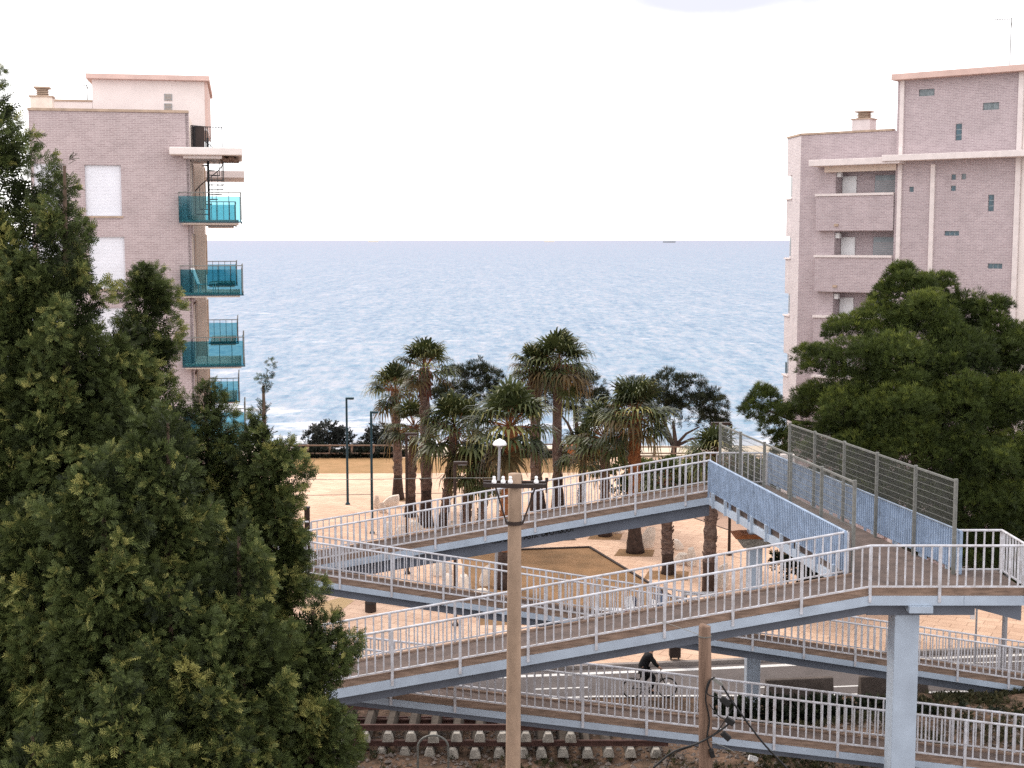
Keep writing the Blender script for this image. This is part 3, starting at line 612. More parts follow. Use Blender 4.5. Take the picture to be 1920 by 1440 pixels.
# ---------------- left building
C0 = onY(357, 420, 56.0); aL = R(11)
FL = Face(C0, (math.cos(aL), math.sin(aL)))
BL = thing('apartment_building', (C0.x-3.2, C0.y+4, 0), 'pinkish brick apartment block with stacked teal glass corner balconies', 'building')
zr = FL.hit(300, 211)[1]
wins = []
for (x0, y0, x1, y1) in ((158, 309, 229, 405), (166, 444, 236, 541), (62, 306, 113, 402), (70, 441, 122, 538)):
    a0, zz1 = FL.hit(x0, y0); a1, zz0 = FL.hit(x1, y1); wins.append((a0, a1, zz0, zz1))
w1, w3 = wins[0], wins[2]; pit = wins[0][3]-wins[1][3]
for k in (2, 3, 4):
    wins.append((w1[0], w1[1], w1[2]-pit*k, w1[3]-pit*k)); wins.append((w3[0], w3[1], w3[2]-pit*k, w3[3]-pit*k))
sW = FL.hit(53, 215)[0]
mb = MB(); FL.wall(mb, sW, 0, 0.0, zr, wins, 0.18); FL.box(mb, sW+0.001, -0.02, -22, -0.19, 0.0, zr-0.02); mb.build('wall', M['brickL'], BL)
mb = MB(); FL.box(mb, sW-0.03, 0.03, -0.35, 0.05, zr, zr+0.10); mb.build('coping', M['tan_trim'], BL)
mb = MB()   # quoin strip of brick return on the corner
for a0, a1, z0, z1 in wins:
    f = MB(); FL.box(f, a0+0.003, a1-0.003, -0.17, -0.12, z0+0.003, z1-0.003); wf = f.build('window', M['shutter'], BL)
    q = MB()
    for i in range(int((z1-z0)/0.055)):
        z = z0+0.02+i*0.055; FL.box(q, a0+0.05, a1-0.05, -0.119, -0.109, z, z+0.043)
    q.build('roller_slats', M['shutter'], wf)
    q = MB(); FL.box(q, a0-0.05, a1+0.05, -0.1, 0.06, z0-0.07, z0-0.004); q.build('sill', M['tan_trim'], wf)
# side elevation (towards the gap): S runs back from the corner
FS = Face(FL.p(0, 0, 0), (-FL.n.x, -FL.n.y))      # d = backwards, n = to the right
zc = FL.hit(400, 277, 0.5)[1]                      # top of the upper canopy
mb = MB(); FS.box(mb, 0.0, 0.55, -0.10, 0.02, 0.0, zr-0.01); mb.build('wall', M['brickL'], BL)
mb = MB(); FS.box(mb, 0.55, 15.0, -0.10, -0.03, 0.0, zc-0.3); FS.box(mb, 0.55, 4.4, -0.10, 0.0, zc-0.3, zr); mb.build('wall', M['cream'], BL)
flo = [FL.hit(395, y, 0.5)[1] for y in (412, 549, 683)]; fp = flo[0]-flo[1]; flo += [flo[2]-fp, flo[2]-2*fp]
mb = MB(); FS.box(mb, 4.6, 6.4, -0.05, 0.45, 0.0, zc-0.35); mb.build('wall', M['cream'], BL)
for k, zf in enumerate(flo):
    top = zf+2.35
    for (a0, a1, m_) in ((0.75, 1.35, 'cream'), (1.6, 3.3, 'door_brown'), (3.45, 3.9, 'tan_trim'), (4.0, 4.45, 'door_brown')):
        q = MB(); FS.box(q, a0, a1, -0.05, 0.06, zf+0.04, top); q.build('balcony_door', M[m_], BL)
    for a0 in (5.0, 6.0):
        q = MB(); FS.box(q, a0, a0+0.09, 0.44, 0.50, zf+0.6, top); q.build('downpipe', M['tan_trim'], BL)
def balcony(sl, s0, s1, w0, w1, zf, far=False, label=None):
    """slab, glass on front and end, handrail. s: across (to the right of the corner), w: back"""
    q = MB(); FL.box(q, s0+0.10, s1-0.12, -w1, -w0-0.06, zf-0.19, zf); b_ = q.build('balcony', M['cream'], BL)
    g = MB()
    gt = zf+0.93; gb = zf-0.07
    FL.box(g, s0, s1-0.02, -w0-0.014, -w0, gb, gt); FL.box(g, s1-0.014, s1, -w1, -w0-0.02, gb, gt)
    if not far: FL.box(g, s0, s0+0.014, -0.02 if w0 < 0 else -w0-0.3, -w0-0.02, gb, gt)
    g.build('glass_panel', M['teal'], b_)
    g = MB()
    for i in range(1, 9): y_ = -w1+(w1-w0-0.03)*i/9; FL.box(g, s1-0.06, s1-0.02, y_-0.03, y_+0.03, gb, gt)
    g.build('glass_mullions', M['lamp_teal'], b_)
    h_ = MB(); z = zf+1.08
    h_.tube([FL.p(s0, -0.0, z), FL.p(s0, -w0, z), FL.p(s1, -w0, z), FL.p(s1, -w1, z)] if not far else [FL.p(s0, -w0, z), FL.p(s1, -w0, z), FL.p(s1, -w1, z)], 0.022, 6)
    n = 5
    for i in range(n+1):
        for pp_ in (FL.p(s0+(s1-s0)*i/n, -w0-0.03, 0), FL.p(s1-0.03, -w0-(w1-w0)*i/n, 0)):
            h_.bar(Vector((pp_.x, pp_.y, zf)), Vector((pp_.x, pp_.y, z)), 0.022, 0.022)
    h_.build('handrail', M['galv'], b_)
    c_ = MB(); FL.box(c_, s0-0.01, s1+0.01, -w0-0.03, -w0+0.03, gb-0.05, gb+0.0); FL.box(c_, s1-0.03, s1+0.03, -w1, -w0-0.031, gb-0.05, gb)
    c_.build('base_rail', M['lamp_teal'], b_)
    return b_
for k, zf in enumerate(flo):
    bl = balcony(0, -0.42, 2.02, -0.5, 3.6, zf)
    balcony(0, 0.3, 1.75, 12.5, 17.0, zf-0.02, far=True)
# roof slabs over the balconies
mb = MB(); FL.box(mb, -0.72, 2.10, -4.0, 0.75, zc-0.30, zc); mb.build('roof_slab', M['white_render'], BL, bevel=0.04)
mb = MB(); FL.box(mb, -0.2, 1.3, -3.6, 0.45, zc-0.42, zc-0.304); mb.build('awning_box', M['white_trim'], BL)
mb = MB()
for i in range(7): mb.tube([FL.p(1.3+0.10*i, 0.30-0.03*i, zc-0.38-0.10*math.sin(i*.9)**2), FL.p(1.3+0.10*i, -1.8, zc-0.40)], 0.09, 8)
mb.build('rolled_awning', M['door_brown'], BL, smooth=True)
mb = MB(); FL.box(mb, 0.2, 2.2, -17.5, -12.0, zc-0.62, zc-0.30); mb.build('roof_slab', M['white_render'], BL)
# roof terrace railing and spiral stair
mb = MB()
def fence_run(mb, p, q, z0, z1, n, t=0.02):
    for i in range(n+1):
        r_ = p+(q-p)*(i/n); mb.bar(Vector((r_.x, r_.y, z0)), Vector((r_.x, r_.y, z1)), t, t)
    for z in (z0+0.04, z1): mb.bar(Vector((p.x, p.y, z)), Vector((q.x, q.y, z)), 0.035, 0.035)
fence_run(mb, FL.p(0.72, -0.9, 0), FL.p(1.30, -0.9, 0), zc, zc+0.92, 5); fence_run(mb, FL.p(1.30, -0.9, 0), FL.p(1.28, -3.6, 0), zc, zc+0.92, 14); fence_run(mb, FL.p(0.1, -0.3, 0), FL.p(0.72, -0.9, 0), zc, zc+0.92, 9, 0.035)
mb.build('terrace_railing', M['black_metal'], BL)
mb = MB(); mb.box(0,0,0,0,0,0) if False else None
FL.box(mb, 0.12, 0.62, -0.52, -0.48, zc+0.02, zc+0.9); mb.build('terrace_screen', M['brown_iron'], BL)
mb = MB(); sc_ = FL.p(0.72, -1.2, 0); zb_ = flo[0]+0.02
mb.tube([Vector((sc_.x, sc_.y, zb_)), Vector((sc_.x, sc_.y, zc+0.5))], 0.05, 8)
prev = None
for i in range(14):
    a = -2.4+i*0.42; z = zb_+0.2*(i+1); r_ = 0.62
    p0 = Vector((sc_.x, sc_.y, z)); p1 = p0+Vector((math.cos(a)*r_, math.sin(a)*r_, 0)); p2 = p0+Vector((math.cos(a+0.4)*r_, math.sin(a+0.4)*r_, 0))
    mb.add([p0, p1, p2, p0+UP*0.04, p1+UP*0.04, p2+UP*0.04], [(2,1,0),(3,4,5),(0,1,4,3),(1,2,5,4),(2,0,3,5)])
    mb.bar(p1, p1+UP*0.95, 0.022, 0.022)
    if prev is not None: mb.bar(prev+UP*0.95, p1+UP*0.95, 0.03, 0.03)
    prev = p1
mb.build('spiral_stair', M['black_metal'], BL)
# penthouse, its slab, lower parapet, vents, chimney
FP = Face(FL.p(0, -5.0, 0), FL.d)
mb = MB(); a0, a1, z0, z1 = FP.pbox(mb, 172, 149, 389, 212, -7, 0, 0); mb.v.clear(); mb.f.clear(); mb.mi.clear()
FP.box(mb, a0, a1, -7, 0, zr-0.3, z1); ph = mb.build('penthouse', M['white_render'], BL)
mb = MB(); FP.box(mb, a1-0.10, a1+0.012, -6.9, 0.012, zr-0.2, z1-0.001); mb.build('corner_trim', M['pink_slab'], ph)
mb = MB(); s0, zt_ = FP.hit(160, 136, 0.4); s1, _ = FP.hit(392, 141, 0.4); FP.box(mb, s0, s1, -7.4, 0.4, z1+0.002, zt_-0.02); mb.build('slab_roof', M['pink_slab'], ph, bevel=0.02)
mb = MB(); sL, zl_ = FP.hit(97, 187); FP.box(mb, sL-0.2, a0-0.01, -4, -0.003, zr-0.3, zl_-0.06); lw = mb.build('roof_parapet', M['white_render'], BL)
mb = MB(); FP.box(mb, sL-0.2, a0-0.01, -4, 0.04, zl_-0.058, zl_+0.02); mb.build('coping', M['tan_trim'], lw)
for (x0, y0, x1, y1) in ((308, 176, 323, 189), (308, 194, 323, 207)):
    v_ = MB(); aa0, aa1, zz0, zz1 = FP.pbox(v_, x0, y0, x1, y1, 0.0, 0.03, 0); vo = v_.build('roof_vent', M['frame_grey'], BL)
    q = MB()
    for i in range(5): FP.box(q, aa0+0.02, aa1-0.02, 0.031, 0.045, zz0+(zz1-zz0)*(i+0.2)/5, zz0+(zz1-zz0)*(i+0.6)/5)
    q.build('louvre', M['tan_trim'], vo)
def chimney(Fc, dep, xs_, ybase, ycap, ytop, lx, m_body, parent, col='tan_trim'):
    q = MB(); a0, z0 = Fc.hit(xs_[0], ybase, dep); a1, z1 = Fc.hit(xs_[1], ycap, dep); Fc.box(q, a0, a1, dep-0.75, dep, z0-1.2, z1); ch = q.build('chimney', M[m_body], parent)
    q = MB(); Fc.box(q, a0-0.05, a1+0.05, dep-0.8, dep+0.05, z1, z1+0.06); q.build('chimney_cap', M[col], ch)
    b0, _ = Fc.hit(lx[0], ycap, dep); b1, zt2_ = Fc.hit(lx[1], ytop, dep); q = MB(); n = 5; st = (zt2_-z1-0.07)/n
    for i in range(n): Fc.box(q, b0, b1, dep-0.62, dep-0.1, z1+0.062+i*st, z1+0.062+i*st+st*0.45)
    Fc.box(q, b0+0.06, b1-0.06, dep-0.55, dep-0.17, z1+0.05, zt2_-0.07); Fc.box(q, b0-0.08, b1+0.08, dep-0.7, dep-0.02, zt2_-0.06, zt2_)
    q.build('chimney_pot', M['tan_trim' if col != 'rust' else 'rust'], ch); return ch
chimney(FL, -3.0, (57, 97), 207, 182, 162, (67, 88), 'stone', BL)
def antenna(name, p, h, arms, label, flip=1):
    t_ = thing(name, p, label, 'antenna'); q = MB(); q.tube([p-UP*0.1, p+UP*h], 0.022, 6); q.build('mast', M['galv'], t_)
    q = MB(); top = p+UP*h*arms; q.bar(top, top+Vector((-0.75*flip, 0, 0.02)), 0.025, 0.025)
    for i in range(6): c_ = top+Vector((-0.1*flip-0.11*i*flip, 0, 0.02)); q.bar(c_-Vector((0,0.22,0.0)), c_+Vector((0,0.22,0)), 0.012, 0.012)
    for sg in (-1, 1): q.bar(top, top+Vector((0.1*flip, 0.1, 0.34*sg)), 0.018, 0.018)
    q.build('aerial', M['galv'], t_); return t_
sA, zA = FP.hit(159, 187); pA = FP.p(sA, -1.0, zl_+0.02); antenna('television_antenna', pA, 0.75, 0.95, 'small roof antenna beside the white penthouse of the left block')
# white lounge chair on the middle balcony
t_ = thing('lounge_chair', tuple(FL.p(0.35, 0.1, flo[1])), 'white lounge chair behind teal glass on the middle corner balcony', 'chair', local=True)
q = MB(); q.hexa([(-0.1,-0.25,0.30),(0.62,-0.25,0.36),(0.62,0.25,0.36),(-0.1,0.25,0.30),(-0.1,-0.25,0.34),(0.62,-0.25,0.40),(0.62,0.25,0.40),(-0.1,0.25,0.34)]); q.build('seat', M['white_plastic'], t_)
q = MB(); q.hexa([(-0.1,-0.25,0.30),(-0.06,-0.25,0.30),(-0.06,0.25,0.30),(-0.1,0.25,0.30),(-0.34,-0.25,0.98),(-0.30,-0.25,0.98),(-0.30,0.25,0.98),(-0.34,0.25,0.98)]); q.build('backrest', M['white_plastic'], t_)
for x in (-0.05, 0.55):
    for y in (-0.2, 0.2): q = MB(); q.bar((x, y, 0.0), (x, y, 0.32), 0.03, 0.03); q.build('leg', M['white_plastic'], t_)
# ---------------- right building
PB, PA = onY(1499, 420, 66.0), onY(1474, 420, 68.2)
FR = Face(PB, (0.787, -0.617))
BR = thing('apartment_block', (PB.x+5, PB.y+2, 0), 'mauve brick apartment block with a taller stair tower and roofed loggias', 'building')
zR = FR.hit(1560, 251)[1]; sT = FR.hit(1684, 300)[0]
ZF = [FR.hit(1620, y)[1] for y in (366, 482)]; pr = ZF[0]-ZF[1]
log = []
zz = [(FR.hit(1620, 318)[1], FR.hit(1620, 366)[1])]; zz = [(zz[0][0]-pr*k, zz[0][1]-pr*k) for k in range(6)]
sA0, sA1 = FR.hit(1567, 340)[0], sT-0.02
for zt_, zb_ in zz: log.append((sA0, sA1, max(0.3, zb_), zt_, 0.75))
mb = MB(); FR.wall(mb, 0, sT, 0, zR, log, 0.75)
for a, c, z0, z1, r_ in log:    # back wall of each loggia
    mb.add([FR.p(a,-r_,z0), FR.p(c,-r_,z0), FR.p(c,-r_,z1), FR.p(a,-r_,z1)], [(0,1,2,3)])
mb.build('wall', M['brickR'], BR)
poly = [FR.p(0.3,-1.75,0), FR.p(15,-1.75,0), FR.p(15,-13,0), FR.p(0.3,-13,0)]
mb = MB(); mb.prism([(p.x, p.y) for p in poly], 0, zR-0.3); mb.build('core', M['brickR'], BR)
# side elevation with stepped window bays at its far end
dS = (PA-PB); dS.z = 0; FSR = Face(PA, (-dS.x, -dS.y))     # s=0 at far edge, increases towards the front corner
Ls = dS.length; mid = Ls*0.40
wy = [(330, 372), (443, 483), (550, 590), (663, 703)]; bands = [(FSR.hit(1476, b_)[1], FSR.hit(1476, a_)[1]) for a_, b_ in wy]; bands.append((bands[-1][0]-2.9, bands[-1][1]-2.9))
zs_ = [zR]
mb = MB(); FSR.box(mb, mid, Ls-0.004, -0.3, 0, 0, zR-0.001); top = zR-0.001
for z0, z1 in bands: FSR.box(mb, 0, mid-0.003, -0.3, 0, z1, top); top = z0
FSR.box(mb, 0, mid-0.003, -0.3, 0, 0, top); mb.build('side_wall', M['brickS'], BR)
for z0, z1 in bands:
    q = MB(); FSR.box(q, mid*0.55, mid-0.01, -0.16, -0.05, z0+0.02, z1-0.01); wo = q.build('window', M['white_trim'], BR)
    q = MB(); FSR.box(q, mid*0.62, mid-0.06, -0.049, -0.04, z0+0.08, z1-0.08); q.build('pane', M['grey_glass'], wo)
    q = MB(); FSR.box(q, -0.12, mid+0.02, -0.3, 0.05, z0-0.07, z0-0.001); q.build('sill', M['white_trim'], wo)
q = MB(); pB_, zB_ = FSR.hit(1468, 680); z0 = bands[3][0]; FSR.box(q, -0.25, 0.25, -0.5, -0.17, z0+0.01, z0+0.55); q.build('air_conditioner', M['lamp_teal'], BR)
# coping
mb = MB(); mb.bar(FR.p(-0.02,-0.15,zR+0.05), FR.p(sT-0.3,-0.15,zR+0.05), 0.4, 0.09); mb.bar(FSR.p(-0.05,-0.15,zR+0.05), FSR.p(Ls-0.12,-0.15,zR+0.05), 0.38, 0.088); mb.build('coping', M['tan_trim'], BR)
# canopy slab over the upper loggia
mb = MB(); FR.pbox(mb, 1516, 300, 1686, 306, -0.0, 1.0, 1.0); mb.build('roof_slab', M['white_trim'], BR, bevel=0.02)
mb = MB(); FR.pbox(mb, 1546, 312, 1680, 319, 0.0, 0.30, 0.30); mb.build('lintel', M['cream'], BR)
for k, (zt_, zb_) in enumerate(zz):
    q = MB(); s0 = FR.hit(1536, 400)[0]; z0 = zb_-(pr-(zt_-zb_)); FR.box(q, s0, sT-0.03, 0.002, 0.34, z0+0.05, zb_-0.02); pp_ = q.build('parapet', M['brickR'], BR)
    q = MB(); FR.box(q, s0-0.05, sT-0.03, -0.05, 0.40, zb_-0.018, zb_+0.09); q.build('sill', M['white_trim'], pp_)
    q = MB(); d0, d1 = FR.hit(1581, 340, -0.75)[0], FR.hit(1607, 340, -0.75)[0]; FR.box(q, d0, d1, -0.745, -0.68, z0+0.9, zt_-0.25); q.build('door', M['white_plastic'], BR)
    q = MB(); d0, d1 = FR.hit(1642, 340, -0.75)[0], FR.hit(1682, 340, -0.75)[0]; FR.box(q, d0, d1, -0.745, -0.68, z0+0.9, zt_-0.25); wo = q.build('window', M['frame_grey'], BR)
    q = MB()
    for i in range(14): z = z0+0.96+i*0.1; FR.box(q, d0+0.05, d1-0.05, -0.679, -0.67, z, z+0.075)
    q.build('roller_slats', M['shutter_grey'], wo)
    q = MB(); d0 = FR.hit(1570, 340, 0.05)[0]; FR.box(q, d0-0.12, d0+0.1, -0.3, -0.1, zt_-0.30, zt_-0.06); q.build('wall_lamp', M['white_plastic'], BR)
    q = MB(); d0 = FR.hit(1569, 400, 0.34)[0]; FR.box(q, d0-0.1, d0+0.1, 0.341, 0.40, z0+0.25, z0+0.36); q.build('drain_spout', M['tan_trim'], BR)
# stair tower
FT = Face(FR.p(sT, 0.25, 0), FR.d)
zT = FT.hit(1700, 151)[1]; wT = FT.hit(1906, 300)[0]
blk = [(1723,168,1752,179),(1843,193,1873,205),(1792,232,1803,263),(1784,327,1792,337),(1803,326,1811,336),(1783,348,1792,358),(1705,350,1713,360),(1853,365,1863,396),(1771,433,1798,442),(1852,494,1879,504)]
hol = [];
for x0,y0,x1,y1 in blk:
    a0, z1 = FT.hit(x0, y0); a1, z0 = FT.hit(x1, y1); hol.append((a0, a1, z0, z1))
mb = MB(); FT.wall(mb, 0.0, wT, 0.0, zT, hol, 0.10); FT.box(mb, 0.02, wT+1.6, -7.5, -0.11, 0.0, zT-0.01); mb.build('tower_wall', M['brickR'], BR)
for i, (a0, a1, z0, z1) in enumerate(hol):
    nx_ = 3 if (a1-a0) > 0.5 else 1; nz_ = 3 if (z1-z0) > 0.5 else 1
    f = MB(); FT.box(f, a0+0.002, a1-0.002, -0.10, -0.07, z0+0.002, z1-0.002); wo = f.build('window', M['frame_grey'], BR); q = MB()
    for ix in range(nx_):
        for iz in range(nz_):
            u0 = a0+(a1-a0)*ix/nx_+0.025; u1 = a0+(a1-a0)*(ix+1)/nx_-0.025; v0 = z0+(z1-z0)*iz/nz_+0.025; v1 = z0+(z1-z0)*(iz+1)/nz_-0.025
            FT.box(q, u0, u1, -0.069, -0.05, v0, v1)
    q.build('pane', M['grey_glass' if i in (0, 1, 4) else 'dark_glass'], wo)
FT_l, FT_r = FT.hit(1691, 400)[0], FT.hit(1752, 400)[0]
zsl = FT.hit(1800, 291, 0.9)[1]
for (a0, a1, zt_) in ((FT.hit(1684, 400)[0]-0.03, FT.hit(1690, 400)[0], zT-0.002), (FT.hit(1744, 400)[0], FT.hit(1752, 400)[0], zsl-0.3), (wT, FT.hit(1913, 300)[0]+0.05, zT-0.002)):
    q = MB(); FT.box(q, a0, a1, -0.35, 0.10, 0.0, zt_); q.build('pilaster', M['white_trim'], BR)
q = MB(); FT.box(q, FT.hit(1913, 300)[0]+0.06, wT+5, -6, -0.04, 0.0, zT-0.003); q.build('wall', M['white_render'], BR)
q = MB(); s0, zt_ = FT.hit(1671, 138, 0.5); z0 = FT.hit(1700, 149, 0.5)[1]; FT.box(q, s0, wT+5, -7.9, 0.5, zT, zt_-0.02); q.build('slab_roof', M['pink_slab'], BR, bevel=0.02)
q = MB(); s0, zt_ = FT.hit(1653, 291, 0.85); FT.box(q, s0, wT+5, -0.0, 0.85, zt_-0.27, zt_); q.build('roof_slab', M['white_trim'], BR, bevel=0.02)
chimney(FR, -3.2, (1597, 1631), 249, 223, 207, (1604, 1626), 'white_trim', BR, 'tan_trim')
sA, zA = FT.hit(1893, 130, -2); pA = FT.p(sA, -2, FT.hit(1800, 128, -2)[1]); antenna('rooftop_antenna', pA, 2.0, 0.95, 'tall thin antenna mast on the stair tower roof of the right block')
# ================================================================ VEGETATION
TS = [T_spray() for _ in range(5)]; TT = [T_tuft() for _ in range(4)]; TL = [T_leaves() for _ in range(4)]
def multi(Ts, P, D, S, tint, tj=0.06):
    n = len(P); k = len(Ts); Vs, tt = [], []
    for i, T in enumerate(Ts):
        sl_ = slice(i, n, k)
        if len(P[sl_]) == 0: continue
        v, q = scatter(T, P[sl_], D[sl_], S[sl_], tint=tint[sl_], tj=tj); Vs.append(v); tt.append(q)
    return np.concatenate(Vs), np.concatenate(tt)
def trunk_part(name, pts, rads, m, parent, n=10, jit=0.1): q = MB(); q.tube(pts, rads, n, jit=jit); return q.build(name, m, parent, smooth=True)
def cypress(label, prof, Y, dens=1.0, lean=0.0, zmin=2.0, s0=0.215, tipp=0.5):
    """prof: [(px, py, half width px)] down the axis from the apex; a clumpy cone of flat sprays"""
    k = F/Y; ax = []
    for px, py, hw in prof: p = onY(px, py, Y); ax.append((p.z, p.x, max(0.02, hw*0.86/k-0.06)))
    zb, xb, rb = ax[-1]
    if zb > zmin+1: ax.append((zmin+0.3, xb, rb*1.1))
    Z = np.array([a[0] for a in ax])[::-1]; X = np.array([a[1] for a in ax])[::-1]; Rr = np.array([a[2] for a in ax])[::-1]
    fx = lambda z: np.interp(z, Z, X); fr_ = lambda z: np.interp(z, Z, Rr)
    base = Vector((float(X[0]), Y, zmin-0.05)); t_ = thing('cypress_tree', base, label, 'tree', 'tall cypress trees screening the left side')
    trunk_part('trunk', [base, Vector((float(fx(zmin+2)), Y, zmin+2)), Vector((float(fx(Z[-1]-0.4)), Y, Z[-1]-0.3))], [0.28, 0.2, 0.02], M['bark_cyp'], t_)
    zz_ = np.linspace(Z[0], Z[-1], 200); rr_ = fr_(zz_)+0.06; wgt = rr_*np.where(zz_ < 6.6, 0.35, 1.0); area = float(np.sum(wgt)*(zz_[1]-zz_[0])*2*PI)
    # upright plumes: each a tapering bundle of sprays leaning outwards
    nc = int(area*3.4*dens)+46
    cz = RNG.choice(zz_, nc, p=wgt/wgt.sum())
    th = np.where(RNG.random(nc) < 0.72, -PI/2+RNG.normal(size=nc)*0.95, RNG.random(nc)*2*PI)
    r_ = fr_(cz); rad = np.maximum(0, r_*(0.70+0.34*RNG.random(nc))-0.13)
    sz = np.clip(0.34+0.60*RNG.random(nc)**1.5, 0, 0.16+0.75*r_); wd = sz*(0.26+0.10*RNG.random(nc))
    C_ = np.stack([fx(cz)+rad*np.cos(th), Y+rad*np.sin(th), cz-sz*0.35], 1); O_ = np.stack([np.cos(th), np.sin(th), 0*th], 1)
    A_ = O_*(0.45+0.55*RNG.random(nc))[:,None]+np.array([0,0,0.95])+RNG.normal(size=(nc,3))*0.28; A_ /= np.linalg.norm(A_, axis=1, keepdims=True)
    ct = np.clip(0.37+0.15*RNG.normal(size=nc), 0.04, 0.9)
    m_ = np.maximum(16, (70*sz/0.5*(0.26/s0)).astype(int)); idx_ = np.repeat(np.arange(nc), m_); n = len(idx_)
    u = RNG.random(n); rv = RNG.normal(size=(n,3)); rv -= (rv*A_[idx_]).sum(1)[:,None]*A_[idx_]; rv /= np.linalg.norm(rv, axis=1, keepdims=True)+1e-9
    prof_ = np.sqrt(np.clip(np.sin(np.clip(u*0.92+0.08, 0, 1)*PI), 0, 1))*(1.05-0.55*u)
    P_ = C_[idx_]+A_[idx_]*(sz[idx_]*u)[:,None]+rv*(wd[idx_]*prof_*(0.75+0.35*RNG.random(n)))[:,None]
    D_ = A_[idx_]*0.45+O_[idx_]*0.35+rv*0.95*(1.15-0.8*u)[:,None]+RNG.normal(size=(n,3))*0.35+np.array([0,0,-0.10])
    S_ = s0*(0.55+0.5*RNG.random(n))*np.minimum(1.0, 0.5+r_[idx_])
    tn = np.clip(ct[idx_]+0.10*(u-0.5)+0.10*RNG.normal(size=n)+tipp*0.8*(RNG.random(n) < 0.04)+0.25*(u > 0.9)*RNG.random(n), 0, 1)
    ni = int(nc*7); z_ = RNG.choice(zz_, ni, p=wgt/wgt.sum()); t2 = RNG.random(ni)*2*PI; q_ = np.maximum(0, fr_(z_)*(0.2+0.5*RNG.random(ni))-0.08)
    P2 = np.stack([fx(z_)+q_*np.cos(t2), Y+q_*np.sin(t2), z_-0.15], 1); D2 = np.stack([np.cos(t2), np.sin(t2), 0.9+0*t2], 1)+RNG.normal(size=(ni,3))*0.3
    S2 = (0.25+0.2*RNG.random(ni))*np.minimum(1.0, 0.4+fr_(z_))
    V1, c1 = multi(TS, np.concatenate([P_, P2]), np.concatenate([D_, D2]), np.concatenate([S_, S2]), np.concatenate([tn, np.full(ni, 0.12)]))  # inner sprays get a dark tint: crown shade put into the colour
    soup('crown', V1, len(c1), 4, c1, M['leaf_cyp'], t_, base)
    return t_
cypress('tallest cypress at the left frame edge, reaching above the brick roof', [(-26,96,10),(-22,130,28),(-14,180,60),(-8,240,78),(-4,330,108),(0,440,150),(5,560,178),(0,700,212),(0,900,225)], 20.4, 1.25)
cypress('thin wispy cypress leader standing in front of the left window column', [(128,270,3),(122,310,9),(120,345,34),(112,400,48),(108,470,78),(105,560,110),(100,700,130)], 19.7)
cypress('slim pointed cypress in front of the brick wall below the white shutters', [(272,484,8),(274,520,42),(270,556,56),(276,590,66),(280,650,60),(272,720,78),(268,800,90),(260,950,110)], 21.0, 1.8)
cypress('bushy cypress with a blunt top right of the tall edge tree', [(205,590,14),(215,640,66),(215,720,92),(225,840,112),(235,1000,130)], 20.2)
cypress('narrow cypress whose tip stands before the lowest teal balcony', [(386,700,10),(382,730,34),(388,765,58),(394,820,74),(398,880,76),(404,960,88),(405,1100,100)], 21.4, 1.8)
cypress('cypress with a bare curved leader against the sea', [(506,686,6),(494,735,12),(489,785,27),(492,815,56),(503,860,72),(505,930,72),(504,1000,76),(504,1080,80),(510,1200,90)], 21.0, 1.9)
cypress('yellowish cypress top in the middle of the row below the brick wall', [(318,752,14),(318,785,62),(310,850,84),(300,950,104),(300,1080,118)], 18.6, tipp=0.6)
cypress('low cypress shoulder nearest the white near ramp', [(600,1110,12),(592,1140,42),(582,1200,82),(572,1290,98),(570,1380,100),(565,1500,108)], 19.6)
cypress('broad cypress in the front row with a twisted yellow tip', [(290,1068,5),(290,1090,22),(320,1130,70),(345,1200,110),(360,1300,150),(370,1420,170)], 17.8, tipp=0.65)
cypress('squat front cypress at the bottom of the frame, pointed top', [(232,1268,6),(228,1300,52),(226,1360,92),(228,1440,124),(228,1560,150)], 16.6)
cypress('lowest front cypress in the bottom left corner of the frame', [(60,1335,10),(62,1370,44),(60,1430,80),(50,1540,120)], 16.2)
cypress('wide dark cypress low on the left between the edge tree and the front row', [(70,930,20),(80,980,90),(90,1080,135),(95,1200,160),(95,1350,180)], 18.6)
cypress('leafy cypress flank behind the twisted yellow tip', [(446,965,14),(448,1020,56),(446,1120,86),(448,1250,108),(452,1400,120)], 18.6)
cypress('mid row cypress below the blunt topped one', [(180,830,16),(190,880,76),(200,980,112),(210,1120,130)], 18.0)
cypress('inner cypress filling the row under the yellowish top', [(395,905,14),(395,950,50),(392,1040,84),(392,1160,108)], 20.0)
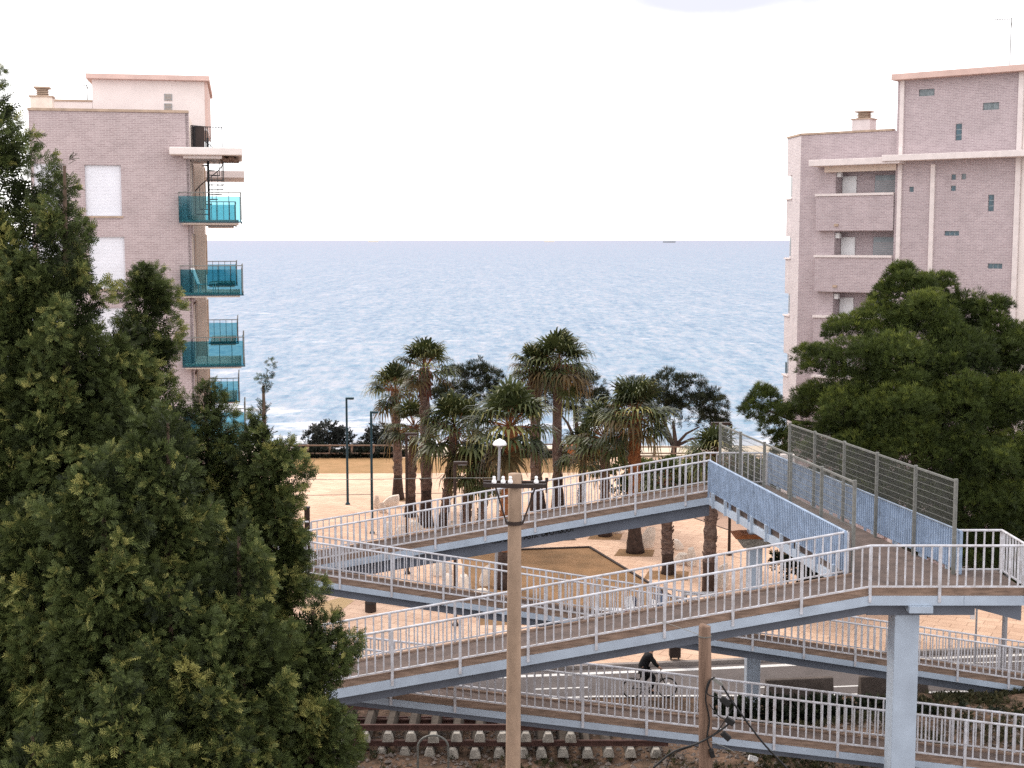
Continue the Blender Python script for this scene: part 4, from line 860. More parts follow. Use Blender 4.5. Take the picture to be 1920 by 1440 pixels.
# ---------------- pines
def blob_tree(name, label, lobes, base, limbs, leaf, bark, tuft=0.30, dens=60, cat='tree', group=None, Ts=None, flat=0.8, trunk_r=0.3, lowcut=-0.75, bright=0.34):
    t_ = thing(name, base, label, cat, group); base = Vector(base)
    for i, (pts, r0, r1) in enumerate(limbs):
        n = len(pts); trunk_part('trunk' if i == 0 else 'limb', pts, [r0+(r1-r0)*j/(n-1) for j in range(n)], bark, t_)
    Ps, Ds, Ss, Cs = [], [], [], []
    for (c, r) in lobes:
        n = max(30, int(dens*r*r*4)); d = RNG.normal(size=(n,3)); d /= np.linalg.norm(d, axis=1, keepdims=True)
        d[:,2] = np.where(d[:,2] < lowcut, -d[:,2]*0.5, d[:,2])
        rr_ = r*(0.62+0.42*np.sqrt(RNG.random(n)))*(1+0.12*np.sin(d[:,0]*5+c[0]*3)+0.12*np.sin(d[:,1]*6+d[:,2]*4))
        Ps.append(np.array(c)+d*rr_[:,None]*np.array([1,1,flat])); Ds.append(d*0.7+np.array([0,0,0.65])+RNG.normal(size=(n,3))*0.3)
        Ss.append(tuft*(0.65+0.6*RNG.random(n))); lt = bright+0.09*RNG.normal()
        Cs.append(np.clip(lt+0.30*d[:,2]+0.10*RNG.normal(size=n)+0.25*(RNG.random(n) < 0.06), 0, 1))  # light from above put into the tint: lobe tops paler, undersides darker
    V1, c1 = multi(Ts or TT, np.concatenate(Ps), np.concatenate(Ds), np.concatenate(Ss), np.concatenate(Cs), tj=0.04)
    soup('crown', V1, len(c1), 4, c1, leaf, t_, base); return t_
def lobes_px(spec, Y, jit=0.0, extra=0, dy=1.0):
    """(px,py,rpx[,dY]) -> world lobes plus random smaller satellite lobes"""
    out = []
    for sp_ in spec:
        px, py, rp = sp_[:3]; yy = Y+(sp_[3] if len(sp_) > 3 else 0); p = onY(px, py, yy); r = rp*yy/F; out.append((tuple(p), r))
        for _ in range(extra):
            d = RNG.normal(size=3); d /= np.linalg.norm(d); out.append((tuple(np.array(p)+d*r*np.array([0.85, dy, 0.75])), r*(0.35+0.2*RNG.random())))
    return out
YP = 50.0
bigspec = [(1692,508,20,0),(1690,528,32,0),(1700,560,52),(1755,545,38,1),(1650,600,52,0),(1735,610,66,-1),(1800,590,55,1),(1855,585,34,0),(1590,620,40),(1540,680,42),(1605,680,62,-1.5),(1690,680,70,-2.5),(1790,670,72,-2),(1870,660,66,-0.5),(1925,640,50,0),
  (1525,745,36,0),(1590,770,56,-2),(1680,775,72,-3.2),(1780,770,76,-3.2),(1880,765,76,-2.2),(1960,740,70,0),(1550,820,34,-1),(1620,845,52,-2.5),(1710,855,70,-3.6),(1810,860,74,-3.6),(1900,870,74,-2.6),(1980,850,80,-1),
  (1660,915,46,-2.5),(1740,935,62,-3.4),(1830,950,70,-3.6),(1910,960,72,-2.6),(1800,1030,62,-2.6),(1880,1050,68,-2.2),(1960,1010,80,-1),(1740,1010,44,-2),(1850,1105,40,-2),(1920,1100,48,-2),(1760,640,90,2.2),(1850,700,95,2.2),(1900,800,100,2.2),(1640,820,80,2),(1720,860,100,2.2),(1890,920,100,2.2),(1560,760,60,1.8),(1830,1040,70,1.5),(1700,730,80,1.5),(1800,800,100,2),(1820,950,100,2),(1640,760,70,1.5),
  (1520,850,30,-1),(1560,882,36,-1.5),(1605,905,42,-2),(1532,905,24,-1),(1502,815,24,0),(1590,860,40,-1),
  (1430,752,30,2.5),(1412,772,22,2.5),(1455,775,30,2),(1490,772,26,1.2),(1445,800,24,2.2),(1478,828,24,2),(1468,850,18,2.4)]
bt = onZ(1697, 1250, 0.1); bt = Vector((bt.x, YP, 0.0))
mt_ = onY(1720, 900, YP); tp_ = onY(1715, 640, YP)
limbs = [([bt, onY(1700,1080,YP), mt_, onY(1718,760,YP), tp_], 0.42, 0.06)]
for tx, ty, dy_ in ((1560,720,0),(1620,860,-2),(1800,700,-1),(1900,800,-1),(1860,960,-2),(1600,640,0),(1760,980,-2)):
    s_ = onY(1715, ty+80, YP); e_ = onY(tx, ty, YP+dy_); limbs.append(([s_, (s_+e_)/2+UP*0.15, e_], 0.14, 0.03))
limbs.append(([onY(1690, 850, YP), onY(1560, 800, YP+1), onY(1490, 790, YP+1.5), onY(1430, 765, YP+2.4)], 0.13, 0.03))
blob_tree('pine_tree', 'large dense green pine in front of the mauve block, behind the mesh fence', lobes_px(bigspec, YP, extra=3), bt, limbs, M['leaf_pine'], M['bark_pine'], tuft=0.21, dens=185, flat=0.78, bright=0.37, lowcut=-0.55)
def far_pine(label, spec, Y, tx, tyb, tyt, forks=()):
    b_ = onZ(tx, tyb, 0.0); b_ = Vector((onY(tx, tyb, Y).x, Y, 0.0)); lm = [([b_, onY(tx+4, (tyb+tyt)/2, Y), onY(tx, tyt, Y)], 0.22, 0.10)]
    for fx_, fy_ in forks: lm.append(([onY(tx+2, (tyb*2+tyt)/3, Y), (onY(tx, (tyb+tyt)/2, Y)+onY(fx_, fy_, Y))/2, onY(fx_, fy_, Y)], 0.13, 0.05))
    blob_tree('umbrella_pine', label, lobes_px(spec, Y, extra=3), b_, lm, M['leaf_pine_far'], M['bark_pine'], tuft=0.42, dens=24, group='dark pines along the beach')
far_pine('dark spreading pine with forked trunks by the beach, left of the white sea gap', [(1210,735,34),(1255,722,34),(1300,735,36),(1335,760,28),(1350,785,16),(1240,765,34),(1290,775,40),(1330,795,26),(1210,780,26)], 98, 1262, 862, 790, ((1225,795),(1312,800),(1330,820),(1240,780)))
far_pine('dark pine behind the two tallest palms, half hidden by their trunks', [(1075,715,30),(1110,720,22),(1060,750,36),(1100,755,34),(1125,745,18),(1020,735,32)], 97, 1078, 862, 760, ((1050,775),(1110,775)))
far_pine('dark rounded pine between the left palm cluster and the tallest pair', [(850,712,28),(885,703,26),(915,712,24),(860,745,36),(905,742,34),(935,750,22),(835,740,22)], 98, 885, 862, 765, ((860,775),(915,772)))
# ---------------- shrubs
def shrub(label, spec, Y, zb, leaf='leaf_shrub', tuft=0.32, dens=34, cat='shrub', group=None, name='shrub'):
    p = onY(spec[0][0], spec[0][1], Y); b_ = Vector((p.x, Y, zb)); lo = lobes_px(spec, Y, extra=3)
    lm = [([b_, b_*0.5+Vector(lo[i][0])*0.5, Vector(lo[i][0])], 0.06, 0.02) for i in range(0, min(len(lo), 12), 4)]
    return blob_tree(name, label, lo, b_, lm, M[leaf], M['bark_pine'], tuft=tuft, dens=dens, cat=cat, group=group, Ts=TL, bright=0.38)
shrub('round grey green shrub by the beach road, left of both tall lamps', [(612,812,26),(590,822,20),(640,822,22),(615,838,30)], 101, -1.1)
shrub('grey shrub partly behind the left palms by the beach fence', [(712,812,22),(735,822,24),(692,832,18),(720,840,24)], 101, -1.1)
shrub('black shaded bush under the footbridge crossing', [(1478,1052,22),(1510,1052,28),(1545,1058,30),(1575,1066,28),(1500,1082,24),(1540,1086,26),(1580,1090,24),(1610,1080,24)], 57, 0.13, 'leaf_dark', 0.26, 60, 'bush', name='bush')  # its near-black leaves carry the bridge's shadow in their colour
for x, w_, tx in ((1195,30,'leafy green shrub between palm trunks behind the upper far ramp'),(1290,34,'dark green shrub left of the far bridge corner'),(1400,34,'green shrub seen through the left mesh fence'),(1450,26,'green shrub right of the mesh fence gap')):
    shrub(tx, [(x-18,885,w_),(x+18,890,w_),(x,915,w_),(x+25,920,w_*.8),(x-22,925,w_*.9)], 79, 0.13, 'leaf_pine', 0.32, 40)
shrub('black scrub standing in for shade behind the lower near ramp, left of its big pillar', [(x+dx, y, 23) for x in range(1335, 1680, 34) for dx, y in ((0, 1334), (17, 1362))], 40.3, 0.6, 'leaf_dark', 0.20, 110)  # scrub added to fill a shadowed gap, its black leaves acting as shade
shrub('black scrub standing in for shade behind the lower near ramp, right of its big pillar', [(x+dx, y, 23) for x in range(1735, 1960, 36) for dx, y in ((0, 1352), (18, 1380))], 39.6, 0.8, 'leaf_dark', 0.20, 110)  # added likewise: black foliage in place of the shadowed gap
# ---------------- fan palms
def palm(label, bx, by, cx, cy, crown_px, trunk_px, n=34, lean=0.0, bark='bark_palm', skirt=0, petiole_col='bark_palm_orange', flare=1.5, up=0.0, old=0.3):
    b_ = onZ(bx, by, 0.13); Y = b_.y; c_ = onY(cx, cy, Y); c_.y = Y+lean; k = Y/F; rt = trunk_px*k*0.45; Rl = crown_px*k
    t_ = thing('fan_palm', b_-UP*0.1, label, 'palm tree', 'fan palms on the plaza'); hgt = c_.z-b_.z
    pts, rads = [], []; ns = 26
    for i in range(ns+1):
        s = i/ns; p = b_+(c_-b_)*s+Vector((math.sin(s*5+bx)*0.03*hgt*0.2, 0, 0)); r = rt*(1.05-0.12*s)
        if s < 0.22: r *= 1+(flare-1)*(1-s/0.22)**1.6
        r *= 1+0.10*math.sin(i*2.1+bx)*(1 if s > 0.2 else 0.3)
        pts.append(p); rads.append(r)
    low = int(ns*0.24)
    q = MB(); q.tube(pts[:low+1], rads[:low+1], 14, jit=0.12); q.build('trunk_base', M['palm_base'], t_, smooth=True)
    q = MB(); q.tube(pts[low:], rads[low:], 14, jit=0.16)
    for i in range(46):      # old leaf stubs
        s = 0.24+0.74*random.random(); p = b_+(c_-b_)*s; a = random.random()*2*PI; d = Vector((math.cos(a), math.sin(a), 0))
        q.bar(p+d*rt*0.85, p+d*rt*1.22+UP*0.16*(0.5+random.random()), 0.07, 0.03)
    q.build('trunk', M[bark], t_, smooth=False)
    if skirt:
        q = MB()
        for i in range(30):
            a = random.random()*2*PI; d = Vector((math.cos(a), math.sin(a), 0)); z = -skirt*random.random()
            q.bar(c_+d*rt*0.9+UP*z, c_+d*rt*(1.25+0.3*random.random())+UP*(z-0.25-0.3*random.random()), 0.10, 0.04)
        q.build('dead_fibre', M['bark_palm_red'], t_)
    leaves = [[], []]; tint = [[], []]; pet = MB()
    n = int(n*1.0)
    for i in range(n):
        g = i/n; el = R(84-112*g**0.9+17*random.gauss(0,1))+up; az = i*2.39996+random.random()*0.5
        d = Vector((math.cos(az)*math.cos(el), math.sin(az)*math.cos(el), math.sin(el)))
        L1 = Rl*(0.48+0.12*random.random()); fan = Rl*(0.50+0.12*random.random())
        sdv = d.cross(UP).normalized(); nrm = sdv.cross(d).normalized()
        p0 = c_+d*0.10; p2 = c_+d*L1-UP*(0.10*L1*(1+g)); pet.tube([p0, (p0+p2)/2+UP*0.03, p2], [0.028, 0.022, 0.016], 5, caps=False)
        dd = (d-UP*(0.10+0.45*g*random.random())+Vector((random.gauss(0,.12),random.gauss(0,.12),0))).normalized(); sdv = dd.cross(UP).normalized(); nrm = sdv.cross(dd).normalized()
        oldq = 1 if (g > 1-old and random.random() < 0.8) else 0; base_t = 0.36+0.16*random.gauss(0,1)
        ms = 19
        for j in range(ms):
            ph = R(-112+224*j/(ms-1)); dr_ = dd*math.cos(ph)+sdv*math.sin(ph); ln = fan*(1.0-0.28*abs(ph)/2)*(0.9+0.2*random.random())
            wv_ = (sdv*math.cos(ph)-dd*math.sin(ph)); w = ln*0.070; lift = nrm*(0.05*ln*(1 if j % 2 else -1)+0.10*ln)
            a0 = p2; m0 = p2+dr_*ln*0.55+lift; dpp = 0.15+1.0*random.random()*(0.35+g); tip = p2+dr_*ln*0.98-UP*ln*dpp*0.55; mid2 = p2+dr_*ln*0.82-UP*ln*dpp*0.14+lift*0.6
            leaves[oldq] += [a0, m0+wv_*w, m0, m0-wv_*w]; leaves[oldq] += [m0+wv_*w*0.9, mid2+wv_*w*0.42, mid2-wv_*w*0.42, m0-wv_*w*0.9]; leaves[oldq] += [mid2+wv_*w*0.42, tip+wv_*w*0.08, tip-wv_*w*0.08, mid2-wv_*w*0.42]
            tv = base_t+0.08*random.gauss(0,1); tint[oldq] += [tv, tv+0.06, tv+0.34*random.random()]
    for o_, nm, mt in ((0, 'fronds', 'leaf_palm'), (1, 'old_fronds', 'leaf_palm_old')):
        if leaves[o_]: soup(nm, np.array([tuple(p) for p in leaves[o_]]), len(leaves[o_])//4, 4, np.clip(tint[o_], 0, 1), M[mt], t_, b_-UP*0.1)
    pet.build('leaf_stalks', M[petiole_col], t_)
    return t_
palm('tallest palm of the left cluster with a red brown fibre collar', 798, 986, 797, 690, 66, 22, 30, skirt=1.6, up=0.12, old=0.15)
palm('leftmost palm leaning over the sea, narrow grey trunk', 747, 936, 741, 735, 62, 18, 30, skirt=0.8, old=0.25)
palm('palm with brown trunk right beside the arm of a brown lamp', 769, 968, 776, 800, 64, 20, 26, old=0.2)
palm('palm with dense green crown between the left cluster and the dome lamp', 828, 1004, 853, 812, 88, 20, 40, old=0.15)
palm('bushy low palm in front of the left cluster', 868, 1010, 884, 882, 62, 22, 34, old=0.1)
palm('second low palm crowded against the bushy one', 897, 1012, 912, 905, 48, 18, 26, old=0.1)
palm('large palm with bright orange upper trunk behind the concrete utility pole', 946, 1102, 957, 800, 96, 30, 44, bark='bark_palm_orange', old=0.22)
palm('tall thick trunked palm left of the tallest one, crowns merging', 1008, 957, 1003, 690, 56, 24, 34, bark='bark_palm', skirt=1.0, old=0.35)
palm('tallest palm of all, slim grey trunk and wide crown over the sea', 1045, 957, 1047, 685, 76, 20, 46, old=0.3)
palm('short palm with hanging fronds right of the tallest one', 1088, 962, 1096, 850, 64, 15, 32, old=0.2)
palm('full crowned palm in the middle of the right group', 1135, 1005, 1133, 822, 80, 20, 40, old=0.25)
palm('palm with red brown trunk and long arching stalks by the forked pine', 1190, 1036, 1191, 778, 84, 26, 42, bark='bark_palm_orange', old=0.25)
palm('small palm showing only its trunk under the upper far ramp', 1252, 1076, 1250, 905, 60, 24, 30, flare=1.2, old=0.1)
palm('palm at the far bridge corner, thick scaly trunk beneath the ramp', 1328, 1110, 1340, 858, 72, 27, 34, flare=1.1, old=0.2)
# ---------------- weeds, gravel
def weeds(name, label, n, boxes, s):
    Ps = []
    for x0, x1, y0, y1, w_ in boxes:
        k = int(n*w_); xx = x0+(x1-x0)*RNG.random(k); yy = y0+(y1-y0)*RNG.random(k); cl = np.sin(xx*2.3+yy*1.7)+np.sin(xx*0.9-yy*2.1)
        sel = cl+RNG.normal(size=k)*0.6 > 0.1; Ps.append(np.stack([xx[sel], yy[sel], [gz(a, b_)-0.02 for a, b_ in zip(xx[sel], yy[sel])]], 1))
    P_ = np.concatenate(Ps); n_ = len(P_); D_ = np.array([0,0,1.0])+RNG.normal(size=(n_,3))*0.25
    V1, c1 = multi(TL+TT, P_, D_, s*(0.5+RNG.random(n_)), RNG.random(n_)*0.7, tj=0.1)
    o = soup(name, V1, len(c1), 4, c1, M['weed']); tag(o, label, 'weeds', kind='stuff')
weeds('weeds', 'dry weeds and grass on the railway bank', 6000, [(-5, 16, 33.6, 36.0, 0.35), (-5, 16, 38.8, 41.5, 0.5), (9, 17, 38.8, 44.6, 0.9), (5, 17, 35, 39, 0.5)], 0.15)
gv = []; gt_ = []
ico = np.array([[0,0,1],[.9,0,.0],[0,.9,0],[-.9,0,0],[0,-.9,0],[0,0,-1]])
fq = [(0,1,2,2),(0,2,3,3),(0,3,4,4),(0,4,1,1)]
n_ = 5000; xx = -6+22*RNG.random(n_); yy = 33.8+6*RNG.random(n_); sc__ = 0.03+0.07*RNG.random(n_)**2
q = MB()
for a, b_, s in zip(xx, yy, sc__):
    z = gz(a, b_); r = ico*s*np.array([1, 0.7+0.5*random.random(), 0.7]); an = random.random()*6.28; ca_, sa_ = math.cos(an), math.sin(an)
    q.add([(a+v[0]*ca_-v[1]*sa_, b_+v[0]*sa_+v[1]*ca_, z+v[2]+s*0.2) for v in r], [(0,1,2),(0,2,3),(0,3,4),(0,4,1),(5,2,1),(5,3,2),(5,4,3),(5,1,4)])
M['gravel'] = mat('ballast_gravel', (0.19, 0.155, 0.135), 0.95, var=0.25, scale=3)
tag(q.build('gravel', M['gravel']), 'loose grey stones on the railway bank', 'gravel', kind='stuff')
# ================================================================ POLES AND CABLES
YPO = 28.0
pt_, pb_ = onY(965.5, 888, YPO), onY(962, 1440, YPO)
dz = pt_.z-pb_.z; bz = 1.5; bx_ = pb_.x-(pt_.x-pb_.x)*(pb_.z-bz)/dz
t_ = thing('utility_pole', (bx_, YPO, bz), 'tan concrete utility pole with a dark crossarm and four white insulators', 'utility pole')
axis = lambda z: Vector((bx_+(pt_.x-bx_)*(z-bz)/(pt_.z-bz), YPO, z))
q = MB(); zs = [bz-0.1+(pt_.z-bz+0.1)*i/14 for i in range(15)]; q.tube([axis(z) for z in zs], [0.165-0.03*i/14 for i in range(15)], 16); q.build('pole', M['pole_conc'], t_, smooth=True)
za = onY(970, 908, YPO).z; yf_ = YPO-0.19
xa, xb_ = onY(906, 908, YPO).x, onY(1026, 908, YPO).x
q = MB(); q.bar((xa, yf_, za+0.02), (axis(za).x-0.02, yf_, za-0.005), 0.07, 0.085); q.bar((axis(za).x-0.02, yf_, za-0.005), (xb_, yf_, za), 0.07, 0.085); q.bar((xa, YPO+0.17, za+0.02), (xb_, YPO+0.17, za), 0.06, 0.07)
arm = q.build('crossarm', M['brown_iron'], t_)
for px, up_ in ((926.5, 1), (943.5, 1), (957, 1), (1005.5, 0)):
    p = onY(px, 901.5, yf_); q = MB(); q.lathe((p.x, yf_, za+0.045), [(0.02,0),(0.046,0.01),(0.052,0.03),(0.047,0.06),(0.032,0.085),(0.026,0.10),(0.033,0.115),(0.032,0.14),(0.018,0.155),(0.004,0.158)], 14); q.build('insulator', M['porcelain'], arm, smooth=True)
q = MB(); zc_ = onY(960, 979, YPO).z; q.lathe((axis(zc_).x, YPO, zc_-0.04), [(0.15,0),(0.178,0.0),(0.178,0.07),(0.15,0.07)], 18); q.build('clamp', M['brown_iron'], t_)
for px, py, sg in ((930, 916, -1), (1003, 916, 1)):
    p = onY(px, py, yf_); q = MB(); q.bar(p, Vector((axis(zc_).x+sg*0.165, yf_+0.06, zc_)), 0.025, 0.03); q.build('brace', M['brown_iron'], t_)
p = onY(1024, 893, yf_); q = MB(); q.bar((p.x, yf_-0.03, za-0.14), (p.x+0.02, yf_-0.03, za+0.15), 0.03, 0.03); q.box(p.x-0.02, p.x+0.045, yf_-0.05, yf_+0.01, za+0.09, za+0.17); q.build('hook', M['brown_iron'], t_)
def cable(name, pts, r, m, label, sub=8):
    """smooth cable through points"""
    P = [Vector(p) for p in pts]; out = []
    for i in range(len(P)-1):
        p0, p1, p2, p3 = P[max(i-1,0)], P[i], P[i+1], P[min(i+2, len(P)-1)]
        for k in range(sub):
            u = k/sub; out.append(0.5*((2*p1)+(p2-p0)*u+(2*p0-5*p1+4*p2-p3)*u*u+(3*p1-p0-3*p2+p3)*u**3))
    out.append(P[-1]); q = MB(); q.tube(out, r, 6); o = q.build(name, m, None, origin=P[0], smooth=True); return tag(o, label, 'cable')
pi = onY(926.5, 896, yf_); cable('wire', [pi, onY(820, 896.5, YPO+0.5), onY(640, 899, YPO+1.5), onY(380, 897, YPO+3)], 0.006, M['galv'], 'thin grey wire running left from the outer white insulator')
wp = onY(1321.5, 1172, YPO); wb = onY(1323, 1440, YPO)
t_ = thing('wooden_pole', (wb.x, YPO, 1.5), 'short weathered wooden pole with tangled black cables and boxes', 'wooden pole')
q = MB(); q.tube([(wb.x, YPO, 1.4), (wb.x, YPO, wb.z), ((wb.x+wp.x)/2, YPO, (wb.z+wp.z)/2), (wp.x, YPO, wp.z-0.03), (wp.x+0.01, YPO, wp.z)], [0.155, 0.145, 0.138, 0.125, 0.105], 14, jit=0.06); q.build('pole', M['pole_wood'], t_, smooth=True)
q = MB(); zb2 = onY(1320, 1193, YPO).z; q.lathe((wp.x, YPO, zb2), [(0.10,0),(0.14,0),(0.14,0.02),(0.10,0.02)], 14); q.build('wire_band', M['galv'], t_)
yc = YPO-0.17
for x0, y0, x1, y1, w_ in ((1352,1309,1368,1322,0.13),(1361,1348,1376,1357,0.12),(1354,1374,1368,1386,0.12),(1333,1405,1337,1420,0.10)):
    a, c = onY(x0, y0, yc), onY(x1, y1, yc); q = MB(); q.bar(a, c, 0.10, w_); tag(q.build('junction_box', M['black_rubber'], t_, bevel=0.015), None)
a, c = onY(1337, 1273, yc), onY(1354, 1284, yc); q = MB(); q.bar(a, c, 0.05, 0.06); q.build('cable_clamp', M['galv'], t_)
c_ = lambda *pp: [onY(x, y, yc-0.02*(i % 3)) for i, (x, y) in enumerate(pp)]
cable('guy_cable', c_((1352,1283),(1385,1332),(1430,1392),(1475,1440),(1540,1512)), 0.020, M['black_rubber'], 'thick black cable slanting down to the right from the wooden pole')
cable('bundle_cable', c_((1225,1440),(1262,1410),(1310,1393),(1350,1370),(1372,1352)), 0.023, M['black_rubber'], 'thick black cable bundle rising from the lower left to the wooden pole')
cable('service_cable', c_((1248,1445),(1262,1415),(1300,1398),(1340,1376),(1366,1340),(1376,1322),(1366,1312)), 0.011, M['black_rubber'], 'thin black cable looping beside the bundle to the upper box')
cable('loop_cable', c_((1340,1270),(1328,1280),(1323,1310),(1330,1350),(1326,1385),(1336,1412)), 0.017, M['black_rubber'], 'black cable looping tight down the wooden pole')
cable('drop_cable', c_((1332,1276),(1326,1300),(1345,1308),(1356,1314)), 0.012, M['black_rubber'], 'short black cable dropping from the pole to the top box')
cable('slack_cable', c_((1330,1320),(1345,1340),(1364,1352)), 0.010, M['black_rubber'], 'slack thin black cable from the pole to the middle box')
cable('tail_wire', c_((1331,1390),(1345,1395),(1368,1405),(1379,1412)), 0.008, M['galv'], 'loose grey wire tail right of the wooden pole')
t_ = onY(1402, 1420, 34.6); q = MB(); a, c = onY(1404, 1420, 34.4), onY(1420, 1425, 34.4); q.tube([a, a+(c-a)*0.8, c], [0.075, 0.075, 0.06], 12)
tag(q.build('plastic_bottle', M['white_plastic'], None, origin=a), 'white plastic bottle below the lower near ramp, right of the wooden pole', 'bottle')
cable('grip_wire', [onY(1221, 1160, YN-0.08), onY(1260, 1172, YPO+2), onY(1309, 1189, YPO)], 0.006, M['galv'], 'thin wire from the near ramp railing to the wooden pole top')
# ================================================================ OLD TRACK PANELS
def sleeper(x, y0, z, L_=2.6):
    q = MB(); pr = [(-0.15,0),(0.15,0),(0.125,0.13),(0.075,0.235),(-0.075,0.235),(-0.125,0.13)]
    q.xprism([(x+a, z+b_) for a, b_ in pr], y0, y0+0.24); q.cur = 1; q.xprism([(x+a, z+b_) for a, b_ in pr], y0+0.242, y0+L_); return q
def railbar(x0, x1, y, z):
    q = MB()
    for w_, z0, z1 in ((0.13, 0, 0.02), (0.022, 0.02, 0.11), (0.07, 0.11, 0.15)): q.box(x0, x1, y-w_/2, y+w_/2, z+z0, z+z1)
    return q
ytk = 36.0
r1z = onY(813, 1392, ytk).z; r2z = onY(848, 1420, ytk).z
for nm, lab, xs_px, z_, row in (('track_panel', 'upper old track panel of rusty rails on concrete sleepers', [555,598,641,684,727,770,813,856,899,943,985,1028,1070], r1z, 1), ('track_panel', 'lower old track panel, its sleeper ends resting on the gravel', [586,629,672,714,758,804,848,891,936,980,1016,1057,1103,1142,1183,1231], r2z, 0)):
    y_ = ytk if row else ytk-0.06; xw = [onY(x, 1400, y_).x for x in xs_px]
    t_ = thing(nm, (xw[4], y_, z_), lab, 'track panel', 'old stacked track panels')
    for x in xw: sleeper(x+random.uniform(-.012,.012), y_+random.uniform(-.05,.05), z_).build('sleeper', [M['concrete'], M['stained']], t_)
    for ry in (0.31, 1.98): railbar(xw[0]-0.4, xw[-1]+0.35, y_+ry, z_+0.237).build('rail', M['rail_steel'], t_)
rz = onY(700, 1341, 39.5).z
q = MB(); qq = railbar(-9, -0.6, 39.4, rz-0.15); tag(qq.build('loose_rail', M['rail_steel'], None, origin=(-4, 39.4, rz-0.15)), 'loose rusty rail lying behind the stacked track panels', 'rail')
# steel hoop
a, c, e_ = onY(782, 1400, 34.7), onY(842, 1400, 34.7), onY(812, 1378, 34.7)
q = MB(); rr = (c.x-a.x)/2-0.02; cx_ = (a.x+c.x)/2; zc0 = e_.z-rr*0.85
q.tube([(cx_-rr, 34.7, 1.4)]+[(cx_-rr*math.cos(PI*i/16), 34.7, zc0+rr*0.82*math.sin(PI*i/16)) for i in range(17)]+[(cx_+rr, 34.7, 1.4)], 0.028, 8)
tag(q.build('bike_hoop', M['galv'], None, origin=(cx_, 34.7, 1.8), smooth=True), 'grey steel hoop standing in front of the stacked track panels', 'hoop')
# ================================================================ ROAD SIDE
def barrier(x0, x1, ytop, yb, Y, tilt, label):
    a, c = onY(x0, ytop, Y), onY(x1, ytop-tilt, Y+0.3); b0 = onY(x0, yb, Y).z
    q = MB(); h0 = a.z-b0; d = (Vector((c.x, c.y, 0))-Vector((a.x, a.y, 0))); L_ = d.length; an = math.atan2(d.y, d.x)
    q.hexa([(0,-.28,0),(L_,-.28,0),(L_,.28,0),(0,.28,0),(0,-.10,h0),(L_,-.10,h0+(c.z-a.z)*0.5),(L_,.10,h0+(c.z-a.z)*0.5),(0,.10,h0)])
    o = q.build('concrete_barrier', M['barrier'], None, bevel=0.03); o.location = (a.x, a.y, b0); o.rotation_euler = (0,0,an)
    tag(o, label, 'barrier', 'dark concrete road barriers')
barrier(1436, 1561, 1274, 1345, 43.9, 5, 'dark concrete barrier by the road, left of the big near pillar')
barrier(1612, 1738, 1268, 1340, 43.9, 4, 'dark concrete barrier partly hidden behind the big near pillar')
def bin_(px, py, hpx, wpx, label, m='brown_iron', taper=1.1):
    b_ = onZ(px, py, 0.13); k = b_.y/F; h, r = hpx*k, wpx*k/2
    t_ = thing('litter_bin', b_, label, 'litter bin')
    q = MB(); q.lathe(b_, [(r*0.92,0),(r,0.04),(r*taper,h*0.72),(r*taper,h*0.8),(r*0.92,h*0.95),(r*0.55,h)], 18); q.build('body', M[m], t_, smooth=False)
    q = MB(); q.lathe(b_, [(r*taper*1.03,h*0.70),(r*taper*1.05,h*0.72),(r*taper*1.05,h*0.79),(r*taper*1.03,h*0.80)], 18); q.build('rim', M['black_metal'], t_)
bin_(695, 1147, 23, 22, 'squat brown round bin on the paving left of the concrete pole', taper=0.98)
bb = onZ(1265, 1237, 0.13); kk = bb.y/F
t_ = thing('waste_box', bb, 'tall dark brown square bin at the roadside right of the cyclist', 'litter bin')
q = MB(); w_ = 10.5*kk; q.box(bb.x-w_, bb.x+w_, bb.y-w_, bb.y+w_, 0.13+0.12, 0.13+36*kk); q.build('body', M['brown_iron'], t_, bevel=0.02)
q = MB(); q.box(bb.x-w_*1.08, bb.x+w_*1.08, bb.y-w_*1.08, bb.y+w_*1.08, 0.13+36*kk, 0.13+39*kk); q.build('lid', M['black_metal'], t_)
for sx in (-1, 1): q = MB(); q.box(bb.x+sx*w_*0.7-0.03, bb.x+sx*w_*0.7+0.03, bb.y-0.05, bb.y+0.05, 0.13, 0.25); q.build('leg', M['galv'], t_)
# sign, steel posts
sb = onZ(1826, 1300, 0.0); t_ = thing('road_sign', sb, 'thin road sign post with a small pale plate under the landing', 'sign')
q = MB(); zt_ = onY(1825, 1142, sb.y).z; q.tube([sb, Vector((sb.x, sb.y, zt_+0.5))], 0.035, 8); q.build('post', M['lamp_grey'], t_)
q = MB(); a, c = onY(1820, 1139, sb.y), onY(1826, 1160, sb.y); q.box(a.x-0.03, c.x, sb.y-0.10, sb.y-0.07, c.z, a.z+0.25); q.build('plate', M['white_render'], t_)
sb = onZ(1880, 1276, 0.0); t_ = thing('steel_post', sb, 'grey steel post standing behind the long lower far ramp', 'post')
q = MB(); q.tube([sb, Vector((sb.x, sb.y, 4.6)), Vector((sb.x, sb.y, 5.2))], [0.10, 0.085, 0.08], 10); q.build('shaft', M['lamp_grey'], t_)
q = MB(); q.box(sb.x-0.2, sb.x+0.2, sb.y-0.2, sb.y+0.2, 0.0, 0.05); q.build('foot_plate', M['galv'], t_)
